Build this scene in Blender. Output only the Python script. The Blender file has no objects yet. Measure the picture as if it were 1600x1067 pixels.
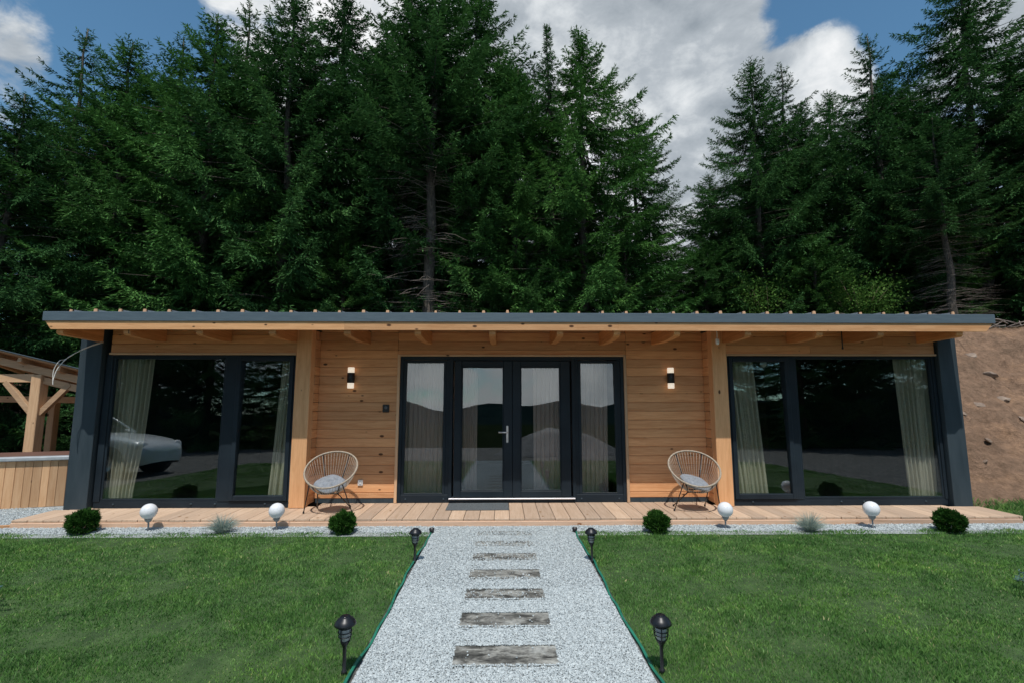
import bpy, bmesh, math, random
import numpy as np
from mathutils import Vector, Matrix, noise
R = math.radians
random.seed(7); rng = np.random.default_rng(7)
scn = bpy.context.scene
col = scn.collection
# ------------------------------------------------------------------ camera
cam = bpy.data.cameras.new('camera'); co = bpy.data.objects.new('camera', cam); col.objects.link(co)
cam.sensor_width = 36; cam.lens = 759/1600*36; cam.clip_start = .05; cam.clip_end = 6000
co.location = (0, 0, 1.67); co.rotation_euler = (R(97), 0, R(-1.06)); scn.camera = co
scn.view_settings.view_transform = 'Standard'; scn.view_settings.look = 'None'
scn.view_settings.exposure = 0.05; scn.view_settings.gamma = 1
# ------------------------------------------------------------------ sun
SUND = Vector((.08, 1, -2.05)).normalized()
sun = bpy.data.lights.new('sun', 'SUN'); sun.energy = 3.6; sun.angle = R(.5); sun.color = (1, .95, .88)
so = bpy.data.objects.new('sun', sun); col.objects.link(so); so.rotation_euler = SUND.to_track_quat('-Z', 'Y').to_euler()
# ------------------------------------------------------------------ world: sky and clouds
w = bpy.data.worlds.new('World'); scn.world = w; w.use_nodes = True
nt = w.node_tree; nt.nodes.clear()
def N(nt, t, **k):
    n = nt.nodes.new(t)
    for a, b in k.items(): setattr(n, a, b)
    return n
def L(nt, a, b): nt.links.new(a, b)
def mth(nt, op, a, b=None, clamp=False):
    n = N(nt, 'ShaderNodeMath', operation=op, use_clamp=clamp)
    for i, v in enumerate((a, b)):
        if v is None: continue
        if isinstance(v, (int, float)): n.inputs[i].default_value = v
        else: L(nt, v, n.inputs[i])
    return n.outputs[0]
def ramp(nt, fac, stops):
    n = N(nt, 'ShaderNodeValToRGB'); L(nt, fac, n.inputs[0]); e = n.color_ramp.elements
    while len(e) < len(stops): e.new(.5)
    for i, (p, c) in enumerate(stops):
        e[i].position = p; e[i].color = (*c, 1) if len(c) == 3 else c
    return n.outputs[0]
def mix(nt, fac, a, b, mode='MIX'):
    n = N(nt, 'ShaderNodeMix', data_type='RGBA', blend_type=mode)
    if isinstance(fac, (int, float)): n.inputs[0].default_value = fac
    else: L(nt, fac, n.inputs[0])
    for i, v in ((6, a), (7, b)):
        if isinstance(v, tuple): n.inputs[i].default_value = (*v, 1)
        else: L(nt, v, n.inputs[i])
    return n.outputs[2]
def noi(nt, vec, scale, detail=4, rough=.55, dist=0):
    n = N(nt, 'ShaderNodeTexNoise'); L(nt, vec, n.inputs['Vector'])
    n.inputs['Scale'].default_value = scale; n.inputs['Detail'].default_value = detail
    n.inputs['Roughness'].default_value = rough; n.inputs['Distortion'].default_value = dist
    return n.outputs[0]
sky = N(nt, 'ShaderNodeTexSky', sky_type='NISHITA'); sky.sun_disc = False
sky.sun_elevation = R(64); sky.sun_rotation = R(180); sky.altitude = 900; sky.air_density = 1.2; sky.dust_density = .6; sky.ozone_density = 2.5
bg = N(nt, 'ShaderNodeBackground'); bg.inputs[1].default_value = .075
tc = N(nt, 'ShaderNodeTexCoord'); gen = tc.outputs['Generated']
def skydir(px, py):
    f = 759; p = R(7); a = R(1.06)
    F = Vector((math.sin(a)*math.cos(p), math.cos(a)*math.cos(p), math.sin(p))); Rt = Vector((math.cos(a), -math.sin(a), 0)); U = Rt.cross(F)
    return (F + Rt*((px-800)/f) - U*((py-533)/f)).normalized()
def blob(px, py, rad, soft):            # smooth bump round one direction of the sky
    d = skydir(px, py)
    v = N(nt, 'ShaderNodeVectorMath', operation='DISTANCE'); L(nt, gen, v.inputs[0]); v.inputs[1].default_value = d
    m = N(nt, 'ShaderNodeMapRange', interpolation_type='SMOOTHSTEP'); L(nt, v.outputs['Value'], m.inputs[0])
    m.inputs[1].default_value = rad+soft; m.inputs[2].default_value = max(0, rad-soft); m.inputs[3].default_value = 0; m.inputs[4].default_value = 1
    return m.outputs[0]
mp = N(nt, 'ShaderNodeMapping'); L(nt, gen, mp.inputs[0]); mp.inputs['Scale'].default_value = (1, 1, 1.7); mp.inputs['Location'].default_value = (3.1, 1.7, .4)
n1 = noi(nt, mp.outputs[0], 2.6, 9, .58, .35)
n2 = noi(nt, mp.outputs[0], 6.0, 7, .6, .2)
n3 = noi(nt, mp.outputs[0], 9.0, 10, .62, .5)
cov = mth(nt, 'ADD', mth(nt, 'ADD', mth(nt, 'MULTIPLY', mth(nt, 'SUBTRACT', n1, .5), 1.3), .52), mth(nt, 'MULTIPLY', mth(nt, 'SUBTRACT', n3, .5), .9))
for px, py, r, s, k in ((90, 60, .17, .09, -.55), (230, 110, .07, .05, -.3), (1335, 30, .10, .07, -.6), (1450, 60, .09, .05, -.3), (1250, 20, .05, .04, -.25), (925, 50, .03, .03, -.25),
                        (700, 60, .4, .25, .45), (1080, 190, .33, .14, .45), (30, 45, .06, .06, .5), (60, 170, .09, .08, .38), (1285, 110, .07, .035, .5), (1575, 40, .08, .04, .55)):
    cov = mth(nt, 'ADD', cov, mth(nt, 'MULTIPLY', blob(px, py, r, s), k))
def blobd(x, y, z, rad, soft):
    global skydir
    k = skydir; skydir = lambda a, b: Vector((x, y, z)).normalized(); o = blob(0, 0, rad, soft); skydir = k; return o
cov = mth(nt, 'ADD', cov, mth(nt, 'MULTIPLY', blobd(0, -1, .12, .35, .25), .3)); cov = mth(nt, 'ADD', cov, mth(nt, 'MULTIPLY', blobd(.14, -1, .34, .09, .06), -.5))
mr = N(nt, 'ShaderNodeMapRange', interpolation_type='SMOOTHSTEP'); L(nt, cov, mr.inputs[0]); mr.inputs[1].default_value = .46; mr.inputs[2].default_value = .74
alpha = mr.outputs[0]
sh = mth(nt, 'ADD', mth(nt, 'ADD', mth(nt, 'MULTIPLY', n2, 1.1), mth(nt, 'MULTIPLY', mth(nt, 'SUBTRACT', n1, .5), -1.1)), mth(nt, 'SUBTRACT', mth(nt, 'MULTIPLY', n3, .55), .33))
for px, py, r, s, k in ((940, 230, .10, .10, .26), (1010, 330, .08, .08, .14), (1290, 120, .07, .05, .3), (760, 40, .12, .1, -.05), (1120, 130, .16, .12, -.17), (450, 20, .2, .1, .16), (1120, 300, .1, .1, -.06)):
    sh = mth(nt, 'ADD', sh, mth(nt, 'MULTIPLY', blob(px, py, r, s), k))
south_cloud = 1
sh = mth(nt, 'ADD', sh, mth(nt, 'MULTIPLY', blobd(-.02, -1, .14, .18, .15), .42))
cc = ramp(nt, sh, [(.2, (3.9, 4.5, 5.1)), (.45, (5.9, 6.5, 7.1)), (.62, (9.0, 9.5, 9.9)), (.85, (12.5, 12.6, 12.7))])
skyc = mix(nt, 1, sky.outputs[0], (1.15, 1.6, 1.6), 'MULTIPLY')
L(nt, mix(nt, alpha, skyc, cc), bg.inputs[0])
out = N(nt, 'ShaderNodeOutputWorld'); L(nt, bg.outputs[0], out.inputs[0])

# ------------------------------------------------------------------ helpers
def tag(o, label=None, cat=None, group=None, kind=None):
    if label: o['label'] = label
    if cat: o['category'] = cat
    if group: o['group'] = group
    if kind: o['kind'] = kind
    return o
def empty(name, loc=(0, 0, 0), rz=0):
    o = bpy.data.objects.new(name, None); o.empty_display_size = .1; col.objects.link(o)
    o.location = loc; o.rotation_euler = (0, 0, rz); return o
def copy_tree(o, parent=None):
    c = o.copy(); col.objects.link(c); c.parent = parent
    for ch in o.children: copy_tree(ch, c)
    return c
class MB:
    def __init__(s): s.v = []; s.f = []; s.r = []; s.sm = []
    def add(s, vs, fs, r=None, smooth=False):
        b = len(s.v); s.v += [tuple(v) for v in vs]; r = random.random() if r is None else r
        for f in fs: s.f.append([i+b for i in f]); s.r.append(r); s.sm.append(smooth)
    def box(s, x0, x1, y0, y1, z0, z1, r=None, M=None, ch=0):
        c = ch
        if c:
            ring = lambda z, k: [(x0+k, y0+k, z), (x1-k, y0+k, z), (x1-k, y1-k, z), (x0+k, y1-k, z)]
            # chamfered box built as stacked octagon rings
            def oc(z, k):
                a = k; b_ = k+c
                return [(x0+b_, y0+a, z), (x1-b_, y0+a, z), (x1-a, y0+b_, z), (x1-a, y1-b_, z), (x1-b_, y1-a, z), (x0+b_, y1-a, z), (x0+a, y1-b_, z), (x0+a, y0+b_, z)]
            vs = oc(z0, c)+oc(z0+c, 0)+oc(z1-c, 0)+oc(z1, c)
            fs = [[7-i for i in range(8)], [24+i for i in range(8)]]
            for k in range(3):
                for i in range(8):
                    j = (i+1) % 8; fs.append([k*8+i, k*8+j, (k+1)*8+j, (k+1)*8+i])
        else:
            vs = [(x0, y0, z0), (x1, y0, z0), (x1, y1, z0), (x0, y1, z0), (x0, y0, z1), (x1, y0, z1), (x1, y1, z1), (x0, y1, z1)]
            fs = [[3, 2, 1, 0], [4, 5, 6, 7], [0, 1, 5, 4], [1, 2, 6, 5], [2, 3, 7, 6], [3, 0, 4, 7]]
        if M: vs = [M @ Vector(v) for v in vs]
        s.add(vs, fs, r); return s
    def beam(s, a, b, w_, h, r=None, ch=.004):      # box from a to b
        a = Vector(a); b = Vector(b); d = b-a; q = d.to_track_quat('X', 'Z').to_matrix().to_4x4()
        return s.box(0, d.length, -w_/2, w_/2, -h/2, h/2, r, Matrix.Translation(a) @ q, ch)
    def tube(s, pts, rad, n=8, closed=False, r=None, caps=True):
        pts = [Vector(p) for p in pts]; m = len(pts); vs = []; up = Vector((0, 0, 1)); prev = None
        rad = rad if isinstance(rad, (list, tuple)) else [rad]*m
        for i, p in enumerate(pts):
            t = (pts[(i+1) % m]-pts[i-1]) if closed else (pts[min(i+1, m-1)]-pts[max(i-1, 0)])
            t.normalize()
            if prev is None:
                u = t.cross(up if abs(t.z) < .9 else Vector((1, 0, 0))).normalized()
            else:
                u = (prev - t*prev.dot(t)).normalized()
            prev = u; v_ = t.cross(u)
            for k in range(n):
                a = 2*math.pi*k/n; vs.append(p+(u*math.cos(a)+v_*math.sin(a))*rad[i])
        fs = []
        for i in range(m if closed else m-1):
            j = (i+1) % m
            for k in range(n):
                l = (k+1) % n; fs.append([i*n+k, i*n+l, j*n+l, j*n+k])
        if not closed and caps: fs += [list(range(n))[::-1], [(m-1)*n+k for k in range(n)]]
        s.add(vs, fs, r, True); return s
    def lathe(s, prof, n=24, c=(0, 0, 0), r=None, M=None):
        vs = []; c = Vector(c)
        for rr, z in prof:
            for k in range(n):
                a = 2*math.pi*k/n; v = Vector((rr*math.cos(a), rr*math.sin(a), z)); v = (M @ v) if M else v; vs.append(v+c)
        fs = []
        for i in range(len(prof)-1):
            for k in range(n):
                l = (k+1) % n; fs.append([i*n+k, i*n+l, (i+1)*n+l, (i+1)*n+k])
        s.add(vs, fs, r, True); return s
    def prism(s, pts, x0, x1, r=None):             # polygon in (y, z) extruded in x
        n = len(pts); vs = [(x0, p[0], p[1]) for p in pts]+[(x1, p[0], p[1]) for p in pts]
        fs = [list(range(n))[::-1], [n+i for i in range(n)]]+[[i, (i+1) % n, n+(i+1) % n, n+i] for i in range(n)]
        s.add(vs, fs, r); return s
    def build(s, name, mat, parent=None, loc=None):
        me = bpy.data.meshes.new(name); me.from_pydata(s.v, [], s.f)
        me.attributes.new('rnd', 'FLOAT', 'FACE').data.foreach_set('value', s.r)
        me.polygons.foreach_set('use_smooth', s.sm); me.materials.append(mat)
        bm = bmesh.new(); bm.from_mesh(me); bmesh.ops.recalc_face_normals(bm, faces=bm.faces); bm.to_mesh(me); bm.free()
        o = bpy.data.objects.new(name, me); col.objects.link(o); o.parent = parent
        if loc: o.location = loc
        return o
def npmesh(name, V, F, mat, attr=None, parent=None, smooth=False):
    """V (n,3), F (m,k) one polygon size"""
    me = bpy.data.meshes.new(name); n, (m, k) = len(V), F.shape
    me.vertices.add(n); me.vertices.foreach_set('co', V.astype(np.float32).ravel())
    me.loops.add(m*k); me.loops.foreach_set('vertex_index', F.astype(np.int32).ravel())
    me.polygons.add(m); me.polygons.foreach_set('loop_start', np.arange(0, m*k, k, dtype=np.int32))
    me.polygons.foreach_set('use_smooth', np.full(m, smooth))
    if attr is not None: me.attributes.new('rnd', 'FLOAT', 'FACE').data.foreach_set('value', attr.astype(np.float32))
    me.update(calc_edges=True); me.materials.append(mat)
    o = bpy.data.objects.new(name, me); col.objects.link(o); o.parent = parent
    return o
def mat(name, color=(.5, .5, .5), rough=.5, metal=0, emis=None, es=0, spec=.5):
    m = bpy.data.materials.new(name); m.use_nodes = True; b = m.node_tree.nodes['Principled BSDF']
    b.inputs['Base Color'].default_value = (*color, 1); b.inputs['Roughness'].default_value = rough; b.inputs['Metallic'].default_value = metal
    b.inputs['Specular IOR Level'].default_value = spec
    if emis: b.inputs['Emission Color'].default_value = (*emis, 1); b.inputs['Emission Strength'].default_value = es
    return m
def bump(m, h, strength=.3, dist=.01):
    nt = m.node_tree; b = nt.nodes['Principled BSDF']; n = N(nt, 'ShaderNodeBump'); n.inputs['Strength'].default_value = strength
    n.inputs['Distance'].default_value = dist; L(nt, h, n.inputs['Height']); L(nt, n.outputs[0], b.inputs['Normal'])
def coords(m, scale=(1, 1, 1), rnd=0):
    nt = m.node_tree; t = N(nt, 'ShaderNodeTexCoord'); p = N(nt, 'ShaderNodeMapping'); L(nt, t.outputs['Object'], p.inputs[0]); p.inputs['Scale'].default_value = scale
    if rnd:
        a = N(nt, 'ShaderNodeAttribute', attribute_name='rnd'); v = N(nt, 'ShaderNodeVectorMath', operation='ADD'); c = N(nt, 'ShaderNodeCombineXYZ')
        for i in range(3): L(nt, mth(nt, 'MULTIPLY', a.outputs['Fac'], rnd*(1+.37*i)), c.inputs[i])
        L(nt, p.outputs[0], v.inputs[0]); L(nt, c.outputs[0], v.inputs[1]); return v.outputs[0], a.outputs['Fac']
    return p.outputs[0]
def wood(name, c1, c2, axis='x', knots=.5, rough=.6, var=.24, knotc=(.06, .022, .008)):
    m = mat(name, rough=rough, spec=.3); nt = m.node_tree; b = nt.nodes['Principled BSDF']
    lo, hi = 1.2, 16
    sc = {'x': (lo, hi, hi), 'y': (hi, lo, hi), 'z': (hi, hi, lo)}[axis]
    v, r = coords(m, sc, 37)
    g = noi(nt, v, 1.6, 6, .6, .8)
    g2 = noi(nt, v, 7, 3, .6, .2)
    fac = mth(nt, 'ADD', mth(nt, 'MULTIPLY', g, .75), mth(nt, 'MULTIPLY', g2, .25))
    c = ramp(nt, fac, [(.33, c2), (.5, tuple((a*1.2+d)/2.2 for a, d in zip(c1, c2))), (.66, c1)])
    c = mix(nt, 1, c, ramp(nt, r, [(0, (1-var,)*3), (.5, (.95, .93, .9)), (1, (1.12, 1.1, 1.06))]), 'MULTIPLY')
    ks = {'x': (4.2, .3, 8), 'y': (8, 4.2, .3), 'z': (8, .3, 4.2)}[axis]
    kv, _ = coords(m, ks, 11)
    vo = N(nt, 'ShaderNodeTexVoronoi'); L(nt, kv, vo.inputs['Vector']); vo.inputs['Scale'].default_value = 1
    sep = N(nt, 'ShaderNodeSeparateColor'); L(nt, vo.outputs['Color'], sep.inputs[0])
    has = mth(nt, 'LESS_THAN', sep.outputs[0], knots)
    size = mth(nt, 'ADD', mth(nt, 'MULTIPLY', sep.outputs[1], .08), .06)
    kn = N(nt, 'ShaderNodeMapRange', interpolation_type='SMOOTHSTEP'); L(nt, mth(nt, 'SUBTRACT', vo.outputs['Distance'], size), kn.inputs[0])
    kn.inputs[1].default_value = .05; kn.inputs[2].default_value = -.02
    c = mix(nt, mth(nt, 'MULTIPLY', mth(nt, 'MULTIPLY', kn.outputs[0], has), .95), c, knotc)
    L(nt, c, b.inputs['Base Color']); bump(m, fac, .25, .004)
    return m
def noisy(name, c1, c2, scale=3, rough=.6, bs=.2, detail=5, metal=0, sc3=(1, 1, 1), lo=.35, hi=.65, spec=.5, bd=.01):
    m = mat(name, rough=rough, metal=metal, spec=spec); nt = m.node_tree; v = coords(m, sc3); n = noi(nt, v, scale, detail, .6)
    L(nt, ramp(nt, n, [(lo, c1), (hi, c2)]), nt.nodes['Principled BSDF'].inputs['Base Color'])
    if bs: bump(m, n, bs, bd)
    return m
PO, PD = (.80, .44, .225), (.61, .275, .12)
M = dict(
    wall=wood('spruce_boards', PO, PD, 'x', .42), wally=wood('spruce_boards_reveal', PO, PD, 'y', .42),
    post=wood('spruce_post', (.76, .44, .235), (.6, .3, .14), 'z', .3), beam=wood('spruce_beam', (.72, .41, .21), (.54, .27, .12), 'x', .55),
    raft=wood('spruce_rafter', (.72, .35, .14), (.5, .2, .07), 'y', .3),
    trim=wood('pale_trim', (.7, .47, .3), (.55, .34, .2), 'x', .15), trimz=wood('pale_trim_upright', (.7, .47, .3), (.55, .34, .2), 'z', .15),
    deck=wood('deck_board', (.62, .47, .36), (.47, .335, .235), 'y', .3, .7, .2, (.25, .13, .06)),
    deckf=wood('deck_beam', (.68, .48, .36), (.52, .33, .22), 'x', .6, .7, .2, (.28, .12, .05)),
    tubw=wood('pool_plank', (.76, .5, .3), (.6, .34, .18), 'z', .4, .65, .4), perg=wood('pergola_wood', (.66, .45, .28), (.5, .31, .18), 'x', .3, .7), pergz=wood('pergola_post_wood', (.66, .45, .28), (.5, .31, .18), 'z', .3, .7),
    dark=noisy('anthracite_frame', (.012, .019, .027), (.017, .027, .037), 2, .5, .05, spec=.2), fin=noisy('anthracite_cladding', (.026, .042, .054), (.04, .058, .072), 3, .65, .25, spec=.3, sc3=(3, 3, .5)),
    gutter=noisy('anthracite_sheet', (.085, .12, .15), (.105, .145, .175), 4, .5, .1, sc3=(1, 1, 8)), roof=noisy('roof_sheet', (.22, .25, .28), (.3, .33, .36), 5, .35, .1, metal=.3),
    black=mat('black_plastic', (.012, .012, .014), .45), blackm=mat('black_metal', (.011, .013, .017), .38, .2), steel=mat('brushed_steel', (.75, .75, .76), .28, 1), alu=mat('alu_sill', (.78, .78, .84), .35, .6),
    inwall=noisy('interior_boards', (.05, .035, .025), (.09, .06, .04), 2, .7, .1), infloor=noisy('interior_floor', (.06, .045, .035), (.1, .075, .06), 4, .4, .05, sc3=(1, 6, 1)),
    filler=mat('wood_filler', (.7, .42, .25), .7), white=mat('white_plastic', (.8, .8, .8), .4), coping=noisy('grey_coping', (.3, .34, .37), (.42, .46, .49), 6, .5, .1), water=mat('pool_cover', (.14, .07, .05), .6),
    rope=mat('white_rope', (.7, .68, .64), .7),
)
# ------------------------------------------------------------------ terrain
def sstep(a, b, t): t = min(1, max(0, (t-a)/(b-a))); return t*t*(3-2*t)
def terr(x, y):
    yb = 13.4+(7.75-13.4)*sstep(6.95, 7.5, x)+2.2*sstep(-6, -9, x)
    d = y-yb; h = 0
    if d > 0:
        h = 3.8*min(1, d/5.2); t = d/5.2
        if t > .85: h = 3.8*(.85+.15*(1-math.exp(-(t-.85)/.15)))
        h += .06*max(0, d-5.2)
        n = noise.noise(Vector((x*.9, y*.9, 3)))*.28+noise.noise(Vector((x*2.6, y*1.1, 8)))*.17+(abs(noise.noise(Vector((x*4.5+y*1.5, y*2.4, 1))))-.25)*.22+noise.noise(Vector((x*11, y*9, 1)))*.05
        h += n*min(1, d/1.2)
        h *= 1-.35*sstep(-5, -10, x)
    if y < -6: h -= .05*(-6-y)*(1 if y > -60 else 0)+(2.7 if y <= -60 else 0)
    return h
def axis_vals(segs):
    o = []
    for a, b, s in segs: o += list(np.arange(a, b, s))
    return o
xs = axis_vals(((-1500, -200, 200), (-200, -40, 16), (-40, -14, 2), (-14, 6.5, .6), (6.5, 16, .09), (16, 40, 1.5), (40, 200, 16), (200, 1501, 200)))
ys = axis_vals(((-1500, -200, 200), (-200, -20, 15), (-20, 6.9, 1.2), (6.9, 16.5, .09), (16.5, 40, 1.2), (40, 200, 16), (200, 1501, 200)))
V = np.array([(x, y, terr(x, y)-.02) for y in ys for x in xs]); nx, ny = len(xs), len(ys)
F = np.array([(j*nx+i, j*nx+i+1, (j+1)*nx+i+1, (j+1)*nx+i) for j in range(ny-1) for i in range(nx-1)])
soil = mat('soil', rough=1, spec=0); nt = soil.node_tree; v = coords(soil)
a = noi(nt, v, .9, 8, .65); b = noi(nt, v, 7, 8, .7); c = noi(nt, v, 60, 3, .6)
cs = ramp(nt, a, [(.32, (.22, .15, .105)), (.5, (.32, .21, .145)), (.62, (.42, .265, .17)), (.75, (.52, .42, .33))])
cs = mix(nt, .8, cs, ramp(nt, b, [(.3, (.5, .5, .5)), (.5, (.95, .95, .95)), (.7, (1.35, 1.33, 1.3))]), 'MULTIPLY')
# forest floor and meadow away from the cut bank
sp = N(nt, 'ShaderNodeSeparateXYZ'); L(nt, v, sp.inputs[0])
mz = N(nt, 'ShaderNodeMapRange'); L(nt, mth(nt, 'ADD', sp.outputs[2], mth(nt, 'MULTIPLY', a, .8)), mz.inputs[0]); mz.inputs[1].default_value = 3.95; mz.inputs[2].default_value = 4.35
cs = mix(nt, mz.outputs[0], cs, ramp(nt, b, [(.35, (.03, .025, .015)), (.6, (.10, .075, .05))]))
far = mth(nt, 'LESS_THAN', sp.outputs[1], -9)
cs = mix(nt, far, cs, ramp(nt, b, [(.35, (.006, .012, .006)), (.65, (.016, .026, .012))]))
L(nt, cs, nt.nodes['Principled BSDF'].inputs['Base Color']); bump(soil, mth(nt, 'ADD', mth(nt, 'MULTIPLY', b, 1), mth(nt, 'MULTIPLY', c, .15)), 1, .16)
tag(npmesh('ground', V, F, soil, smooth=True), kind='structure')
# forested mountains that only the door glass shows
hillm = noisy('forested_slope', (.004, .010, .012), (.010, .022, .022), .02, 1, 0, 8, spec=0)
for hi, (dist, e0, amp, sd, name) in enumerate(((1400, 1.9, 2.4, 4, 'hills'), (620, .2, 3.0, 9, 'hills'))):
    vs = []; fs = []; n = 220
    for i in range(n+1):
        az = R(-180+360*i/n)+math.pi
        e = e0+amp*(noise.noise(Vector((math.cos(az)*4+sd, math.sin(az)*4, 0)))+.4*noise.noise(Vector((math.cos(az)*12, math.sin(az)*12+sd, 0))))
        if math.cos(az) > .25: e *= .4
        top = dist*math.tan(R(max(.3, e)))
        sx, sy = math.sin(az), math.cos(az)
        for k, (fr, hh) in enumerate(((.55, -8), (.75, .35), (.9, .75), (1, 1), (1.3, -8))):
            z = top*hh if hh > 0 else hh
            vs.append((sx*dist*fr, sy*dist*fr, z+noise.noise(Vector((i*.3, k*2., hi)))*dist*.004*(hh > 0)))
    for i in range(n):
        for k in range(4): fs.append((i*5+k, i*5+k+1, (i+1)*5+k+1, (i+1)*5+k))
    tag(npmesh(name, np.array(vs), np.array(fs), hillm, smooth=True), kind='structure')
# ------------------------------------------------------------------ gravel
def gravelmat(name, pal, sc=75):
    m = mat(name, rough=.85, spec=.2); nt = m.node_tree; v = coords(m)
    vo = N(nt, 'ShaderNodeTexVoronoi'); L(nt, v, vo.inputs['Vector']); vo.inputs['Scale'].default_value = sc
    s = N(nt, 'ShaderNodeSeparateColor'); L(nt, vo.outputs['Color'], s.inputs[0])
    c = ramp(nt, s.outputs[0], pal); c = mix(nt, mth(nt, 'MULTIPLY', vo.outputs['Distance'], .75, True), c, (.08, .085, .09))
    L(nt, c, nt.nodes['Principled BSDF'].inputs['Base Color']); bump(m, mth(nt, 'SUBTRACT', 1, vo.outputs['Distance']), .8, .008)
    return m
GP = [(0, (.22, .25, .26)), (.2, (.40, .44, .46)), (.6, (.56, .61, .63)), (1, (.72, .77, .78))]
gm = gravelmat('gravel_bed_stone', GP)
stm = mat('crushed_stone', rough=.85, spec=.2); nt = stm.node_tree
at = N(nt, 'ShaderNodeAttribute', attribute_name='rnd'); L(nt, ramp(nt, at.outputs['Fac'], [(0, (.22, .245, .25)), (.1, (.38, .42, .435)), (.5, (.47, .52, .535)), (1, (.59, .64, .65))]), nt.nodes['Principled BSDF'].inputs['Base Color'])
def sheet(name, x0, x1, y0, y1, z, m, kind='structure'):
    V = np.array([(x0, y0, z), (x1, y0, z), (x1, y1, z), (x0, y1, z)], float); return tag(npmesh(name, V, np.array([[0, 1, 2, 3]]), m), kind=kind)
yard = gravelmat('yard_gravel', [(0, (.04, .04, .036)), (.5, (.10, .10, .09)), (1, (.24, .23, .21))], 14)
sheet('yard', -26, 20, -9, 7.65, .004, yard)
sheet('gravel_path', -.9, .92, -1.2, 6.3, .012, gm)
sheet('gravel_bed', -9.5, 7.6, 6.3, 6.9, .012, gm)
sheet('gravel_bed', -12, -6.2, 6.9, 8.6, .012, gm)
def stones(name, P, size):
    n = len(P); base = np.array([(1, 0, 0), (0, 1, 0), (-1, 0, 0), (0, -1, 0), (0, 0, 1), (.2, .1, -.8)], float)
    fb = np.array([(0, 1, 4), (1, 2, 4), (2, 3, 4), (3, 0, 4), (1, 0, 5), (2, 1, 5), (3, 2, 5), (0, 3, 5)])
    s = size*rng.uniform(.55, 1.35, (n, 1)); an = rng.uniform(0, 6.283, n); ca, sa = np.cos(an), np.sin(an)
    B = base[None]*rng.uniform(.6, 1.25, (n, 6, 1)); B = B*np.stack([np.ones(n), rng.uniform(.55, .95, n), rng.uniform(.5, .9, n)], 1)[:, None, :]
    B += rng.normal(0, .16, B.shape)
    tl = rng.uniform(-.7, .7, n); ct, st = np.cos(tl)[:, None], np.sin(tl)[:, None]
    X, Yy, Z = B[..., 0], B[..., 1], B[..., 2]; Y2 = Yy*ct-Z*st; Z2 = Yy*st+Z*ct
    X3 = X*ca[:, None]-Y2*sa[:, None]; Y3 = X*sa[:, None]+Y2*ca[:, None]
    VV = np.stack([X3, Y3, Z2], -1)*s[:, :, None]+P[:, None, :]
    FF = (fb[None]+(np.arange(n)*6)[:, None, None]).reshape(-1, 3)
    return tag(npmesh(name, VV.reshape(-1, 3), FF, stm, np.repeat(rng.random(n), 8)), kind='stuff')
def unif(n, x0, x1, y0, y1, z=.014): return np.stack([rng.uniform(x0, x1, n), rng.uniform(y0, y1, n), rng.uniform(z, z+.006, n)], 1)
boards = [(6.32, 6.5, 1.3), (5.86, 6.05, .7), (5.36, 5.58, .2), (4.83, 5.06, .06), (4.34, 4.56, .09), (3.85, 4.07, .015), (3.32, 3.55, .01)]
boards = [(a-.012-.035*(5.6-a)/2.3*(a < 5.6), b, c) for a, b, c in boards]
P = np.concatenate([unif(80000, -.89, .91, 2.6, 4.6), unif(45000, -.89, .91, 4.6, 6.75)])
ok = np.ones(len(P), bool)
for y0, y1, cv in boards:
    ins = (P[:, 0] > -.32+.02*0) & (P[:, 0] < .36) & (P[:, 1] > y0) & (P[:, 1] < y1)
    edge = np.minimum(P[:, 1]-y0, y1-P[:, 1]) < .014
    ok &= ~(ins & ~edge & (rng.random(len(P)) > cv*.42))
P = P[ok]
for y0, y1, cv in boards:
    ins = (P[:, 0] > -.32) & (P[:, 0] < .36) & (P[:, 1] > y0) & (P[:, 1] < y1); P[ins, 2] += .008
stones('gravel', P, .0078)
P2 = np.concatenate([unif(30000, -7.6, 7.5, 6.45, 6.77), unif(9000, -8.2, -6.5, 6.6, 8.0), unif(12000, -.89, .91, -1.2, 2.6)])
P2 = P2[~((P2[:, 0] > -.89) & (P2[:, 0] < .91) & (P2[:, 1] > 6.3))]
stones('gravel', P2, .010)
# ------------------------------------------------------------------ stepping slabs
slabm = mat('stained_slab', rough=.8, spec=.25); nt = slabm.node_tree; v, r = coords(slabm, (1, 1, 1), 23)
vs_, _ = coords(slabm, (2.6, 5, 1), 23)
a = noi(nt, vs_, 1.7, 8, .68, .6); b = noi(nt, v, 22, 6, .7)
c = ramp(nt, a, [(.38, (.045, .046, .043)), (.46, (.12, .12, .112)), (.52, (.24, .24, .225)), (.64, (.38, .39, .375))])
c = mix(nt, .75, c, ramp(nt, b, [(.35, (.55, .55, .55)), (.65, (1.3, 1.28, 1.22))]), 'MULTIPLY')
L(nt, c, nt.nodes['Principled BSDF'].inputs['Base Color']); bump(slabm, b, .6, .006)
lab = ['stepping slab almost buried under gravel, nearest the deck', 'half buried stepping slab, second from the deck', 'pale dark-streaked stepping slab, third from the deck',
       'stepping slab fading to grey at its right end, middle of seven', 'darkest stepping slab, third from the viewer', 'stepping slab with a pale far half, second from the viewer', 'widest stepping slab, nearest the viewer at the bottom of the path']
for (y0, y1, cv), lb in zip(boards, lab):
    b_ = MB(); z1 = .021; nseg = 24
    b_.box(-.352, .345, -(y1-y0)/2, (y1-y0)/2, -.02, z1-.004, ch=.004)
    o = b_.build('stepping_slab', slabm, None, (.025, (y0+y1)/2, 0)); tag(o, lb, 'stepping slab', 'stepping slabs down the gravel path')
    o.rotation_euler.z = R(random.uniform(-1, 1))
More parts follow.
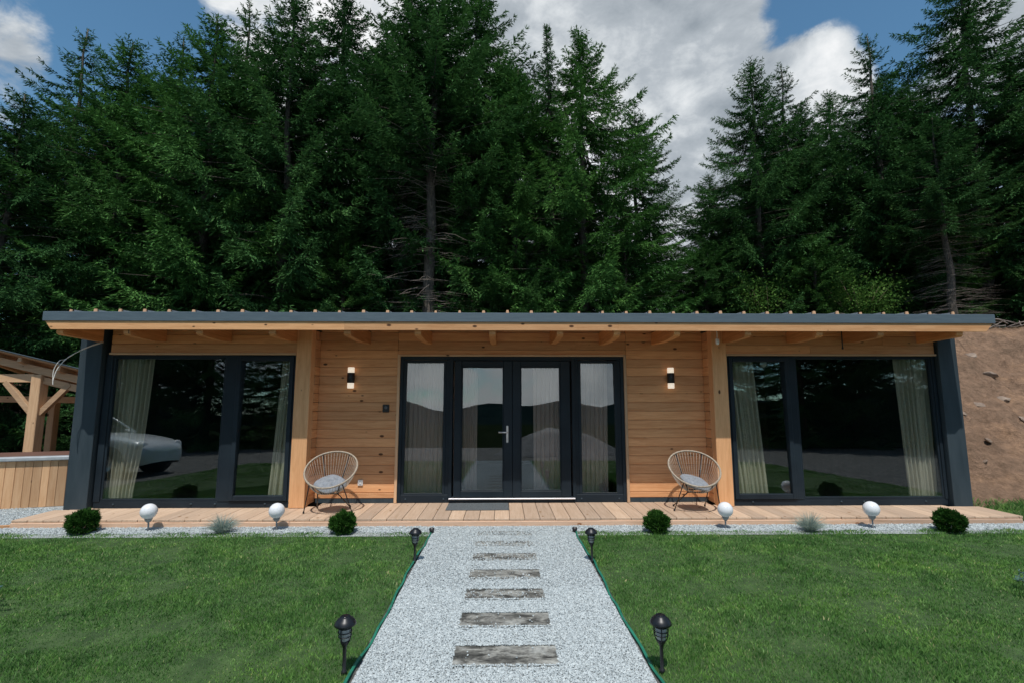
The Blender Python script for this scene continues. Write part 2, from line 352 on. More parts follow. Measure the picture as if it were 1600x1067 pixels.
# ------------------------------------------------------------------ lawns
gmat = bpy.data.materials.new('grass_blade'); gmat.use_nodes = True; nt = gmat.node_tree; pb = nt.nodes['Principled BSDF']; pb.inputs['Roughness'].default_value = .55; pb.inputs['Specular IOR Level'].default_value = .25
v = coords(gmat); at = N(nt, 'ShaderNodeAttribute', attribute_name='rnd')
lowf = noi(nt, v, 1.1, 4, .6); mid = noi(nt, v, 5, 4, .6)
c = ramp(nt, at.outputs['Fac'], [(0, (.062, .165, .036)), (.45, (.118, .265, .066)), (.8, (.19, .345, .11)), (1, (.42, .43, .23))])
c = mix(nt, 1, c, ramp(nt, lowf, [(.3, (.72, .82, .72)), (.5, (1, 1, 1)), (.68, (1.32, 1.26, 1.0))]), 'MULTIPLY')
c = mix(nt, 1, c, ramp(nt, mid, [(.3, (.52, .62, .56)), (.5, (1, .98, 1)), (.7, (1.34, 1.26, 1.1))]), 'MULTIPLY')
L(nt, c, pb.inputs['Base Color'])
tr = N(nt, 'ShaderNodeBsdfTranslucent'); L(nt, c, tr.inputs[0]); ms = N(nt, 'ShaderNodeMixShader'); ms.inputs[0].default_value = .25
L(nt, pb.outputs[0], ms.inputs[1]); L(nt, tr.outputs[0], ms.inputs[2]); L(nt, ms.outputs[0], nt.nodes['Material Output'].inputs[0])
sod = noisy('sod', (.025, .055, .014), (.06, .11, .032), 6, .95, .6, bd=.03)
def lumps(X, Yy):
    """cheap smooth noise 0..1"""
    s = 0
    for k, (fx, fy, ph, am) in enumerate(((3.1, 5.2, .3, 1), (-4.7, 3.9, 1.9, 1), (7.9, 8.3, 4.1, .6), (-9.3, 12.1, 2.2, .5), (15.7, -13.3, .7, .35), (1.3, 2.1, 5.3, .8))):
        s = s+am*np.sin(X*fx+Yy*fy+ph+1.7*np.sin(X*fy*.31-Yy*fx*.43+ph))
    return np.clip(.5+s/5.5, 0, 1)
def blades(X, Yy, hgt, wid):
    n = len(X); lum = lumps(X, Yy); h = hgt*(.5+.85*lum)*rng.uniform(.6, 1.25, n); w_ = wid*rng.uniform(.7, 1.3, n)
    an = rng.uniform(0, 6.283, n); ln = rng.uniform(.1, .75, n)*h; dx, dy = np.cos(an)*ln, np.sin(an)*ln
    fa = rng.uniform(0, 6.283, n); px, py = np.cos(fa)*w_/2, np.sin(fa)*w_/2; z0 = np.zeros(n)
    A = np.stack([X-px, Yy-py, z0], 1); B = np.stack([X+px, Yy+py, z0], 1)
    C_ = np.stack([X+px*.8+dx*.35, Yy+py*.8+dy*.35, h*.6], 1); D = np.stack([X+dx, Yy+dy, h], 1)
    return np.stack([A, B, C_, D], 1)
for sx, xa, xb in ((-1, -8.2, -.93), (1, .95, 8.4)):
    parts = []
    def cell(n, y0, y1, hgt, wid, lim=None):
        yy = rng.uniform(y0, y1, n); xx = rng.uniform(xa, xb, n)
        if lim: k = np.abs(xx) < (yy+.0)*1.12+.3; xx, yy = xx[k], yy[k]
        k = (yy < 6.46+.03*np.sin(xx*7)+.02*np.sin(xx*23)) | (xx > 7.45); xx, yy = xx[k], yy[k]; parts.append(blades(xx, yy, hgt, wid))
    cell(int(11000*7.3*.9), 2.7, 3.6, .030, .0042, 1); cell(int(8000*7.3*1.1), 3.6, 4.7, .031, .0055, 1); cell(int(6000*7.3*1.8), 4.7, 6.5, .032, .007, 1)
    cell(18000, -1.2, 2.7, .035, .02); cell(26000, 2.7, 6.5, .03, .012)
    B = np.concatenate(parts); n = len(B)
    rn = np.clip(rng.beta(2, 2.6, n)*.85+.15*lumps(B[:, 0, 0]*.35, B[:, 0, 1]*.35)+(rng.random(n) < .04)*.35, 0, 1)
    bx, by = B[:, 0, 0], B[:, 0, 1]; q1 = np.abs(((bx*.95+by*.31+sx*.2+.02*np.sin(by*9)) % .62)-.31); rn = np.clip(rn+.30*np.exp(-(q1/.022)**2)*(rng.random(n) < .45)*lumps(bx*.3+2, by*.3), 0, 1)
    tag(npmesh('lawn_grass', B.reshape(-1, 3), np.arange(n*4).reshape(-1, 4), gmat, rn), kind='stuff')
    sheet('lawn', xa, xb, -1.2, 6.46, .008, sod)
# wild grass at the foot of the bank and on its top edge
def tuftgrass(n, fx, fy, hgt, wid):
    X = fx(n); Yy = fy(n); B = blades(X, Yy, hgt, wid)
    z = np.array([terr(a, b) for a, b in zip(X, Yy)]); B[..., 2] += z[:, None]-.01; return B
B = tuftgrass(9000, lambda n: rng.uniform(7.35, 9.6, n), lambda n: 6.9+rng.beta(1.3, 1.6, n)*1.0, .09, .008)
tag(npmesh('wild_grass', B.reshape(-1, 3), np.arange(len(B)*4).reshape(-1, 4), gmat, rng.random(len(B))), kind='stuff')
# green plastic edging along the path
eg = noisy('green_plastic', (.01, .13, .085), (.02, .2, .13), 9, .45, .1)
for x, lb in ((-.915, 'green plastic lawn edging along the left side of the path'), (.935, 'green plastic lawn edging along the right side of the path')):
    m_ = MB(); n = 120
    pts = []
    for i in range(n+1):
        y = -1.2+7.6*i/n; pts.append((x+.012*math.sin(y*3.1+x*5)+.006*math.sin(y*11), y, .028+.006*math.sin(y*5+x)+.004*math.sin(y*17)))
    vs = []
    for (px, py, pz) in pts: vs += [(px-.004, py, -.02), (px-.004, py, pz-.006), (px-.009, py, pz), (px+.009, py, pz), (px+.004, py, pz-.006), (px+.004, py, -.02)]
    fs = [[i*6+k, i*6+(k+1) % 6, (i+1)*6+(k+1) % 6, (i+1)*6+k] for i in range(n) for k in range(6)]
    m_.add(vs, fs, .5); tag(m_.build('lawn_edging', eg), lb, 'lawn edging', 'lawn edging beside the path')
# ------------------------------------------------------------------ the house
W, CW, EY = 7.45, 7.80, 6.69            # wing front, recessed centre wall, eave
house = empty('cabin', (0.3, W, 0)); tag(house, 'long low timber cabin with large dark framed windows and a flat metal roof', 'cabin')
HO = Vector(house.location)
def hp(mb, name, m, parent=None): 
    mb.v = [(a-HO.x, b-HO.y, c-HO.z) for a, b, c in mb.v] if parent is None or parent is house else mb.v
    return mb.build(name, m, parent or house)
def planks_x(x0, x1, yf, z0, z1, th=.05, step=.139, zs=.13):
    b = MB(); z = zs
    while z < z1:
        a, c = max(z, z0), min(z+step-.0075, z1)
        if c-a > .01: 
            n = random.choice((1, 1, 2)) if x1-x0 > 3 else 1; cut = [x0]+sorted(random.uniform(x0+.5, x1-.5) for _ in range(n-1))+[x1]
            for p, q in zip(cut, cut[1:]): b.box(p+.0008, q-.0008, yf+random.uniform(0, .003), yf+th, a, c, ch=.0045)
        z += step
    b.box(x0+.01, x1-.01, yf+.012, yf+th-.005, z0+.01, z1-.01, r=.1); return b
# centre wall: left of doors, right of doors, above doors
hp(planks_x(-2.926, -1.685, CW, .185, 2.806), 'wall', M['wall']); hp(planks_x(1.985, 3.236, CW, .185, 2.806), 'wall', M['wall'])
hp(planks_x(-1.684, 1.984, CW, 2.42, 2.806), 'wall', M['wall'])
for x0, x1 in ((-2.9, -1.69), (1.99, 3.21)): hp(MB().box(x0, x1, CW+.006, CW+.05, .112, .183, ch=.002), 'base_flashing', M['fin'])
# reveals beside the posts
for x0, x1 in ((-2.975, -2.925), (3.235, 3.285)):
    b = MB(); z = .13
    while z < 2.76: b.box(x0, x1, W+.162, CW+.05, z, min(z+.134, 2.798), ch=.0045); z += .139
    hp(b, 'wall', M['wally'])
# wing lintel walls
hp(planks_x(-5.97, -3.165, W+.02, 2.405, 2.796, zs=.13+.139*16+.05), 'wall', M['wall']); hp(planks_x(3.475, 6.775, W+.02, 2.405, 2.796, zs=.13+.139*16+.05), 'wall', M['wall'])
for x0, x1 in ((-5.97, -3.165), (3.475, 6.775)): hp(MB().box(x0, x1, W-.01, W+.06, 2.375, 2.403, ch=.003), 'window_trim', M['trim'])
# posts
hp(MB().box(-3.16, -2.93, W, W+.16, .112, 2.796, ch=.006), 'post', M['post']); hp(MB().box(3.24, 3.47, W, W+.16, .112, 2.796, ch=.006), 'post', M['post'])
# dark end walls
hp(MB().box(-6.39, -6.06, W-.03, 12.6, 0, 2.79, ch=.006), 'end_wall', M['fin']); hp(MB().box(6.79, 7.08, W-.03, 12.6, 0, 2.79, ch=.006), 'end_wall', M['fin'])
# back wall, inner floor and partitions
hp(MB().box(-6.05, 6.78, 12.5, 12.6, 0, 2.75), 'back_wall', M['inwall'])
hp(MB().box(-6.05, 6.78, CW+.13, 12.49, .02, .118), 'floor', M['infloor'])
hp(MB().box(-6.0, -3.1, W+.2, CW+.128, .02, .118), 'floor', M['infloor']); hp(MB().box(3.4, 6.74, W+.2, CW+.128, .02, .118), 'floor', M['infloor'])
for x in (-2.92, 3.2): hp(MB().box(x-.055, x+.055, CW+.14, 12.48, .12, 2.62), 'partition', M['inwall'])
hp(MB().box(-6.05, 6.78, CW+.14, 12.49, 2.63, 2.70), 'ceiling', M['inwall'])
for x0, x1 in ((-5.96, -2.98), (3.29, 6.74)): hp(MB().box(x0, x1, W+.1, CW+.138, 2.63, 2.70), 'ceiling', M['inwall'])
# roof: soffit boards, corrugated sheet with ribs, gutter sheet, fascia, rafters
def rz(y): return 2.83+(y-EY)*.045
rx0, rx1 = -6.31, 6.99
b = MB(); n = 0; y = EY+.04
while y < 7.86: b.box(rx0+.06, rx1-.08, y, y+.136, rz(y)-.062, rz(y)-.045, ch=.003); y += .14
hp(b, 'soffit', M['raft'])
b = MB(); prof = []; step = .3345; nr = 38
xs_ = [rx0+.35+i*step for i in range(nr)]
top = .0
line = [(rx0, .02)]
for x in xs_: line += [(x-.055, .02), (x-.024, .088), (x+.024, .088), (x+.055, .02)]
line.append((rx1, .02)); ya, yb_ = EY+.036, 12.9
vs = [(x, ya, rz(ya)+z) for x, z in line]+[(x, yb_, rz(yb_)+z) for x, z in line]+[(x, ya, rz(ya)+z-.04) for x, z in line]+[(x, yb_, rz(yb_)+z-.04) for x, z in line]
k = len(line); fs = []
for i in range(k-1): fs += [[i, i+1, k+i+1, k+i], [2*k+i, 3*k+i, 3*k+i+1, 2*k+i+1]]
b.add(vs, fs, .5); roof = hp(b, 'roof', M['roof'])
for x in xs_:
    w_ = random.uniform(.75, 1.0); b = MB(); zz = 2.878; h_ = random.uniform(.040, .056)
    b.prism([(EY+.0145, zz), (EY+.0145, zz+h_), (EY+.035, zz+h_), (EY+.035, zz)], x-.027*w_, x+.027*w_)
    b.v = [(q[0]*1.0+(.010*(1 if q[0] < x else -1) if q[2] > zz+.03 else 0), q[1], q[2]) for q in b.v]
    b.v = [(a-HO.x, c-HO.y, d-HO.z) for a, c, d in b.v]; b.build('rib_filler', M['filler'], roof)
b = MB()
b.prism([(EY-.004, 2.765), (EY-.006, 2.886), (EY+.01, 2.892), (EY+.014, 2.765)], rx0, rx1); hp(b, 'gutter', M['gutter'])
b = MB()
cuts = [rx0+.02, -2.2, 1.62, rx1-.02]
for p, q in zip(cuts, cuts[1:]):
    s0 = .09 if p == cuts[0] else 0; s1 = .11 if q == cuts[-1] else 0
    vs = [(p+.001, EY+.012, 2.763), (q-.001, EY+.012, 2.763), (q-s1, EY+.012, 2.648), (p+s0, EY+.012, 2.648)]
    vs += [(x, EY+.04, z) for x, _, z in vs]; b.add(vs, [[0, 1, 2, 3], [7, 6, 5, 4], [0, 4, 5, 1], [1, 5, 6, 2], [2, 6, 7, 3], [3, 7, 4, 0]])
hp(b, 'fascia', M['beam'])
for x in (-6.1, -5.19, -4.2, -3.2, -2.17, -1.19, -.15, .80, 1.60, 2.45, 3.46, 4.48, 5.36, 6.5):
    z1 = 2.766; b = MB(); dz = random.uniform(-.006, .006); yend = CW-.002 if -3 < x < 3.3 else W+.016
    if x < -6 or x > 6.6: z_ = 2.60
    b.prism([(EY+.042, z1), (EY+.042, 2.60+dz), (EY+.07, 2.575+dz), (EY+.55, 2.555+dz), (yend, 2.575+dz), (yend, z1)] if x not in (-6.1, 6.5) else [(EY+.042, z1), (EY+.042, 2.60), (EY+.07, 2.578), (W-.035, 2.56), (W-.035, z1)], x-.045, x+.045)
    hp(b, 'rafter', M['raft'])
# ------------------------------------------------------------------ windows
glass = bpy.data.materials.new('window_glass'); glass.use_nodes = True; nt = glass.node_tree; nt.nodes.clear()
tr = N(nt, 'ShaderNodeBsdfTransparent'); tr.inputs[0].default_value = (.90, .93, .93, 1); gl = N(nt, 'ShaderNodeBsdfGlossy'); gl.inputs['Roughness'].default_value = 0; gl.inputs[0].default_value = (.92, .97, 1, 1)
ge = N(nt, 'ShaderNodeNewGeometry'); dt = N(nt, 'ShaderNodeVectorMath', operation='DOT_PRODUCT'); L(nt, ge.outputs['Normal'], dt.inputs[0]); L(nt, ge.outputs['Incoming'], dt.inputs[1])
cs_ = mth(nt, 'POWER', mth(nt, 'SUBTRACT', 1, mth(nt, 'ABSOLUTE', dt.outputs['Value'])), 5); fac_ = mth(nt, 'ADD', .115, mth(nt, 'MULTIPLY', cs_, .885))
ms = N(nt, 'ShaderNodeMixShader'); L(nt, fac_, ms.inputs[0]); L(nt, tr.outputs[0], ms.inputs[1]); L(nt, gl.outputs[0], ms.inputs[2])
o_ = N(nt, 'ShaderNodeOutputMaterial'); L(nt, ms.outputs[0], o_.inputs[0])
TILT = R(-1.05)
def pane(x0, x1, z0, z1, y, parent, off):
    b = MB(); cx, cz = (x0+x1)/2, (z0+z1)/2; b.box(x0-cx, x1-cx, -.004, .004, z0-cz, z1-cz)
    o = b.build('pane', glass, parent, (cx-off[0], y-off[1], cz-off[2])); o.rotation_euler.x = TILT; return o
def frame_box(b, x0, x1, z0, z1, t, y0, y1, bt=None, tt=None):
    bt = bt or t; tt = tt or t
    b.box(x0, x0+t, y0, y1, z0, z1, ch=.004); b.box(x1-t, x1, y0, y1, z0, z1, ch=.004)
    b.box(x0+t+.0005, x1-t-.0005, y0+.001, y1, z0, z0+bt, ch=.004); b.box(x0+t+.0005, x1-t-.0005, y0+.001, y1, z1-tt, z1, ch=.004)
def bolts(b, pts):
    for x, y, z in pts: b.lathe([(0, 0), (.014, .001), (.016, .006), (.016, .012)], 10, (x, y, z), M=Matrix.Rotation(R(-90), 4, 'X'))
def window_unit(name, x0, x1, panes, yf, lab):
    """panes: list of (glass x0, x1, z0, z1, sash?)"""
    w_ = hp(MB().box(x0+.002, x1-.002, yf+.03, yf+.09, .112, .20, ch=.004), name, M['dark'])   # bottom rail carries the name
    w_['label'] = lab
    b = MB(); z0, z1 = .112, 2.372
    ts = [.062 if p[4] else .03 for p in panes]; jl = panes[0][0]-ts[0]-.001; jr = panes[-1][1]+ts[-1]+.001
    b.box(x0, jl, yf+.02, yf+.1, .20, z1, ch=.005); b.box(jr, x1, yf+.02, yf+.1, .20, z1, ch=.005)
    for p, t in zip(panes, ts): b.box(p[0]-t, p[1]+t, yf+.022, yf+.1, p[3]+t+.001, z1, ch=.004); b.box(p[0]-t, p[1]+t, yf+.03, yf+.1, .201, p[2]-(.076 if p[4] else t+.001), ch=.002)
    for (a, c, ta, tc_) in zip(panes, panes[1:], ts, ts[1:]): b.box(a[1]+ta+.001, c[0]-tc_-.001, yf+.022, yf+.1, .20, z1, ch=.005)
    b.v = [(p-HO.x, q-HO.y, r_-HO.z) for p, q, r_ in b.v]; b.build('frame', M['dark'], w_)
    for (a, c, d, e, sash) in panes:
        s = MB(); t = .062 if sash else .03
        if sash: frame_box(s, a-t, c+t, d-.075, e+t, t, yf+.005, yf+.09, .075, t)
        else: frame_box(s, a-t, c+t, d-t, e+t, t, yf+.035, yf+.09)
        s.v = [(p-HO.x, q-HO.y, r_-HO.z) for p, q, r_ in s.v]; s.build('sash', M['dark'], w_)
        pane(a-.012, c+.012, d-.012, e+.012, yf+.062, w_, HO)
    for bx in (x0+.3, x1-.35, (x0+x1)/2, (x0+x1)/2+.35): s = MB(); bolts(s, [(bx-HO.x, yf+.018-HO.y, .165)]); s.build('bolt_cap', M['fin'], w_)
    return w_
window_unit('window', -6.035, -3.17, [(-5.91, -4.26, .245, 2.315, 0), (-3.995, -3.262, .285, 2.285, 1)], W+.02, 'left wing window with a wide fixed pane and a narrow one')
wr = window_unit('window', 3.475, 6.775, [(3.57, 4.385, .285, 2.285, 1), (4.585, 6.70, .24, 2.33, 0)], W+.02, 'right wing window with a narrow pane and a wide fixed pane')
# door unit
D0, D1 = -1.64, 1.94
for nm, x0, x1, z0, z1, m_ in (('door_trim', D0-.045, D0-.002, .112, 2.417, 'trimz'), ('door_trim', D1+.002, D1+.045, .112, 2.417, 'trimz'), ('door_trim', D0-.001, D1+.001, 2.388, 2.417, 'trim')):
    hp(MB().box(x0, x1, CW-.03, CW+.05, z0, z1, ch=.003), nm, M[m_])
def sidelight(x0, x1, g0, g1):
    b = MB(); frame_box(b, x0, x1, .113, 2.385, .05, CW-.005, CW+.08, .12, .05); w_ = hp(b, 'sidelight', M['dark'])
    s = MB(); frame_box(s, g0-.045, g1+.045, .255-.03, 2.285+.04, .045, CW+.012, CW+.07, .03, .04); s.v = [(p-HO.x, q-HO.y, r_-HO.z) for p, q, r_ in s.v]; s.build('sash', M['dark'], w_)
    s = MB(); s.box(x0+.051, g0-.046, CW+.02, CW+.07, .234, 2.334); s.box(g1+.046, x1-.051, CW+.02, CW+.07, .234, 2.334)
    s.v = [(p-HO.x, q-HO.y, r_-HO.z) for p, q, r_ in s.v]; s.build('infill', M['dark'], w_)
    for bx in (x0+.13, x1-.12): s = MB(); bolts(s, [(bx-HO.x, CW-.012-HO.y, .165)]); s.build('bolt_cap', M['fin'], w_)
    pane(g0-.01, g1+.01, .25, 2.29, CW+.04, w_, HO)
sidelight(D0, -.80, -1.545, -.95); sidelight(1.10, D1, 1.25, 1.79)
hp(MB().box(-.798, 1.098, CW-.003, CW+.08, 2.32, 2.385, ch=.004), 'door_head', M['dark'])
hp(MB().box(-.84, 1.13, CW-.05, CW-.006, .165, .185, ch=.004), 'door_sill', M['alu']); hp(MB().box(-.798, 1.098, CW-.005, CW+.08, .113, .195, ch=.003), 'door_threshold', M['dark'])
def door(x0, x1, g0, g1, handle):
    b = MB(); b.box(x0, g0, CW-.02, CW+.06, .2, 2.315, ch=.005); b.box(g1, x1, CW-.02, CW+.06, .2, 2.315, ch=.005)
    b.box(g0+.0005, g1-.0005, CW-.018, CW+.06, .2, .285, ch=.005); b.box(g0+.0005, g1-.0005, CW-.018, CW+.06, 2.225, 2.315, ch=.005); d = hp(b, 'door', M['dark'])
    s = MB(); frame_box(s, g0+.001, g1-.001, .286, 2.224, .016, CW-.008, CW+.05); s.v = [(p-HO.x, q-HO.y, r_-HO.z) for p, q, r_ in s.v]; s.build('glazing_bead', M['dark'], d)
    pane(g0+.008, g1-.008, .295, 2.215, CW+.022, d, HO)
    if handle:
        s = MB(); hx, y = .07, CW-.02
        s.box(hx-.017, hx+.017, y-.01, y-.0005, 1.03, 1.29, ch=.006); s.tube([(hx, y-.008, 1.19), (hx, y-.055, 1.19), (hx-.02, y-.062, 1.19), (hx-.14, y-.062, 1.19)], .011, 10)
        s.lathe([(0, 0), (.012, .001), (.013, .006)], 12, (hx, y-.011, 1.09), M=Matrix.Rotation(R(90), 4, 'X'))
        s.v = [(p-HO.x, q-HO.y, r_-HO.z) for p, q, r_ in s.v]; s.build('handle', M['steel'], d)
door(-.77, .148, -.66, .01, 1); door(.152, 1.07, .28, .92, 0)
# ------------------------------------------------------------------ deck
deck = empty('deck', (.3, 7.1, 0)); tag(deck, 'low pale timber deck running the full width of the cabin front', 'deck'); HO_ = Vector(deck.location)
b = MB(); x = -6.5
while x < 7.14:
    x1 = min(x+.206, 7.15); yb_ = CW+.1 if -2.92 < x and x1 < 3.23 else W+.14
    if x < -6.4: yb_ = W-.04
    if x > 6.6 : yb_ = W-.035
    b.box(x+.003, x1-.003, 6.785+random.uniform(-.004, .004), yb_, .078, .11+random.uniform(-.002, .001), ch=.004); x += .206
b.v = [(p-HO_.x, q-HO_.y, r_) for p, q, r_ in b.v]; b.build('deck_boards', M['deck'], deck)
b = MB()
for p, q in ((-6.5, -2.85), (-2.847, 2.2), (2.203, 5.0), (5.003, 7.13)): b.box(p, q, 6.77, 6.82, -.02, .076, ch=.006)
b.v = [(p-HO_.x, q-HO_.y, r_) for p, q, r_ in b.v]; b.build('deck_edge', M['deckf'], deck)
b = MB().box(-6.46, 7.1, 6.83, 7.4, -.01, .07, r=.2); b.v = [(p-HO_.x, q-HO_.y, r_) for p, q, r_ in b.v]; b.build('deck_frame', M['inwall'], deck)
# doormat
mm = noisy('mat_fibre', (.05, .06, .07), (.16, .18, .19), 120, .95, .8, 2)
b = MB(); b.box(-.46, .46, -.235, .235, 0, .012, ch=.004); o = b.build('doormat', mm, None, (-.37, 7.5, .1105)); o.rotation_euler.z = R(.6); tag(o, 'grey fibre doormat lying on the deck before the left door', 'doormat')
# ------------------------------------------------------------------ curtains
cm = bpy.data.materials.new('curtain_cloth'); cm.use_nodes = True; nt = cm.node_tree; pb = nt.nodes['Principled BSDF']; pb.inputs['Base Color'].default_value = (.56, .51, .39, 1); pb.inputs['Roughness'].default_value = .9
tr = N(nt, 'ShaderNodeBsdfTranslucent'); tr.inputs[0].default_value = (.56, .51, .39, 1); ms = N(nt, 'ShaderNodeMixShader'); ms.inputs[0].default_value = .2; L(nt, pb.outputs[0], ms.inputs[1]); L(nt, tr.outputs[0], ms.inputs[2]); L(nt, ms.outputs[0], nt.nodes['Material Output'].inputs[0])
cm2 = cm.copy(); cm2.name = 'door_curtain_cloth'; cm2.node_tree.nodes['Principled BSDF'].inputs['Base Color'].default_value = (.62, .46, .41, 1)
def curtain(xt0, xt1, xb0, xb1, y, lab, mt=cm, pinch=None):
    n, mz_ = 90, 26; vs = []; ph = random.uniform(0, 6)
    for j in range(mz_+1):
        t = j/mz_; z = 2.52-(2.52-.14)*t; a = xt0+(xb0-xt0)*t; c = xt1+(xb1-xt1)*t
        if pinch: s = math.exp(-((t-pinch[0])/.22)**2)*pinch[1]; c = c-(c-a)*s if pinch[2] < 0 else c; a = a+(c-a)*s if pinch[2] > 0 else a
        for i in range(n+1):
            u = i/n; k = max(3, (xt1-xt0)/.085)
            vs.append((a+(c-a)*u, y+(.018 if mt is cm2 else .032)*math.sin(u*k*6.283+ph+.4*math.sin(t*3))*(1-.2*t)+.012*math.sin(u*k*14+t*2), z))
    fs = [(j*(n+1)+i, j*(n+1)+i+1, (j+1)*(n+1)+i+1, (j+1)*(n+1)+i) for j in range(mz_) for i in range(n)]
    o = npmesh('curtain', np.array(vs), np.array(fs), mt, smooth=True); s = o.modifiers.new('s', 'SOLIDIFY'); s.thickness = .003
    tag(o, lab, 'curtain', 'curtains inside the glazing')
curtain(-6.05, -5.42, -6.03, -5.52, W+.2, 'beige curtain at the left end of the left wing window', pinch=(.95, .12, -1))
curtain(-3.42, -3.05, -3.56, -3.1, W+.2, 'thin beige curtain at the right end of the left wing window')
curtain(3.40, 3.98, 3.62, 4.12, W+.2, 'beige curtain behind the narrow pane of the right wing window')
curtain(6.22, 6.76, 6.3, 6.74, W+.2, 'beige curtain at the right end of the right wing window')
curtain(-1.66, -.86, -1.66, -.86, CW+.24, 'pale curtain behind the glass panel left of the doors', cm2)
curtain(-.82, -.42, -.8, -.42, CW+.26, 'pale curtain strip behind the left door', cm2)
curtain(.5, 1.05, .5, 1.05, CW+.26, 'pale curtain filling the right part of the right door', cm2)
curtain(1.12, 1.72, 1.12, 1.70, CW+.24, 'pale curtain behind the glass panel right of the doors', cm2)
# pendant bulbs inside
bulb = mat('opal_bulb', (.85, .85, .85), .3)
for x, z, lab in ((-3.37, 2.12, 'small white globe pendant behind the left wing window'), (4.28, 2.28, 'small white globe pendant behind the right wing window')):
    r_ = empty('pendant_lamp', (x, W+.45, z)); tag(r_, lab, 'pendant lamp', 'pendant lamps indoors')
    MB().lathe([(.055*math.sin(math.pi*i/12), -.055*math.cos(math.pi*i/12)) for i in range(13)], 20).build('globe', bulb, r_)
    MB().tube([(0, 0, .05), (0, 0, 2.63-z)], .004, 6).build('cord', M['black'], r_); MB().lathe([(0, .09), (.02, .09), (.02, .05), (0, .05)], 12).build('socket', M['black'], r_)
# ------------------------------------------------------------------ wall things
lit = mat('lit_diffuser', (.8, .78, .72), .5, emis=(1, .84, .66), es=.65)
for x, lab in ((-2.4, 'black cylinder wall light with glowing white ends left of the doors'), (2.68, 'black cylinder wall light with glowing white ends right of the doors')):
    r_ = empty('wall_light', (x, CW-.075, 2.04)); tag(r_, lab, 'wall light', 'lit wall lights beside the doors')
    MB().lathe([(0, -.08), (.054, -.08), (.057, -.077), (.057, .077), (.054, .08), (0, .08)], 28).box(-.03, .03, .04, .073, -.05, .05).build('housing', M['black'], r_)
    for s in (-1, 1): MB().lathe([(0, s*.081), (.051, s*.081), (.051, s*.158), (.046, s*.165), (0, s*.165)], 28).build('diffuser', lit, r_)
r_ = empty('doorbell', (-1.85, CW-.012, 1.56)); tag(r_, 'small square black doorbell panel on the boards left of the doors', 'doorbell')
MB().box(-.052, .052, -.012, .01, -.062, .062, ch=.008).build('housing', M['black'], r_); MB().lathe([(0, .006), (.02, .005), (.024, 0)], 20, (0, -.012, .015), M=Matrix.Rotation(R(90), 4, 'X')).build('button', mat('grey_button', (.1, .11, .12), .3), r_)
r_ = empty('wall_socket', (-2.21, CW-.01, .42)); tag(r_, 'white wall socket low on the boards behind the left chair', 'socket')
MB().box(-.04, .04, -.008, .009, -.045, .045, ch=.006).build('plate', M['white'], r_); MB().lathe([(.028, .001), (.026, .004), (.02, .004)], 20, (0, -.009, 0), M=Matrix.Rotation(R(90), 4, 'X')).build('recess', mat('socket_recess', (.5, .5, .5), .5), r_)
r_ = empty('motion_sensor', (3.18, 7.1, 2.55)); tag(r_, 'small white sensor hanging under the eave by the right post', 'sensor')
MB().lathe([(0, -.05), (.02, -.045), (.026, -.02), (.026, .03), (.02, .04), (0, .04)], 16).build('housing', M['white'], r_); MB().tube([(0, 0, .04), (0, 0, .21)], .006, 6).build('stem', M['white'], r_)
r_ = empty('hook', (5.02, 7.05, 2.45)); tag(r_, 'thin black rod hanging from the eave above the right wing window', 'hook')
MB().tube([(0, 0, 0), (.004, 0, .31)], .008, 8).build('rod', M['black'], r_); MB().lathe([(0, -.02), (.012, -.015), (.012, .01), (0, .015)], 10).build('tip', M['black'], r_)
# loop of white cable hanging by the left end
pts = [(-6.02, 7.38, 2.55), (-6.12, 7.2, 2.44), (-6.22, 7.05, 2.3), (-6.29, 6.98, 2.14), (-6.31, 6.95, 1.98), (-6.30, 6.94, 1.9)]
pt2 = [(-6.04, 7.38, 2.56), (-6.16, 7.2, 2.43), (-6.26, 7.05, 2.27), (-6.28, 6.98, 2.24), (-6.33, 6.96, 2.1), (-6.30, 6.94, 1.9)]
def smooth_pts(p, k=6):
    p = [Vector(a) for a in p]; o = []
    for i in range(len(p)-1):
        a, b_, c, d = p[max(i-1, 0)], p[i], p[i+1], p[min(i+2, len(p)-1)]
        for j in range(k):
            t = j/k; o.append(.5*((2*b_)+(c-a)*t+(2*a-5*b_+4*c-d)*t*t+(3*b_-a-3*c+d)*t**3))
    return o+[p[-1]]
b = MB(); b.tube(smooth_pts(pts), .006, 6); b.tube(smooth_pts(pt2), .005, 6); tag(b.build('cable', M['rope']), 'loop of white cable hanging from the left end of the eave', 'cable')
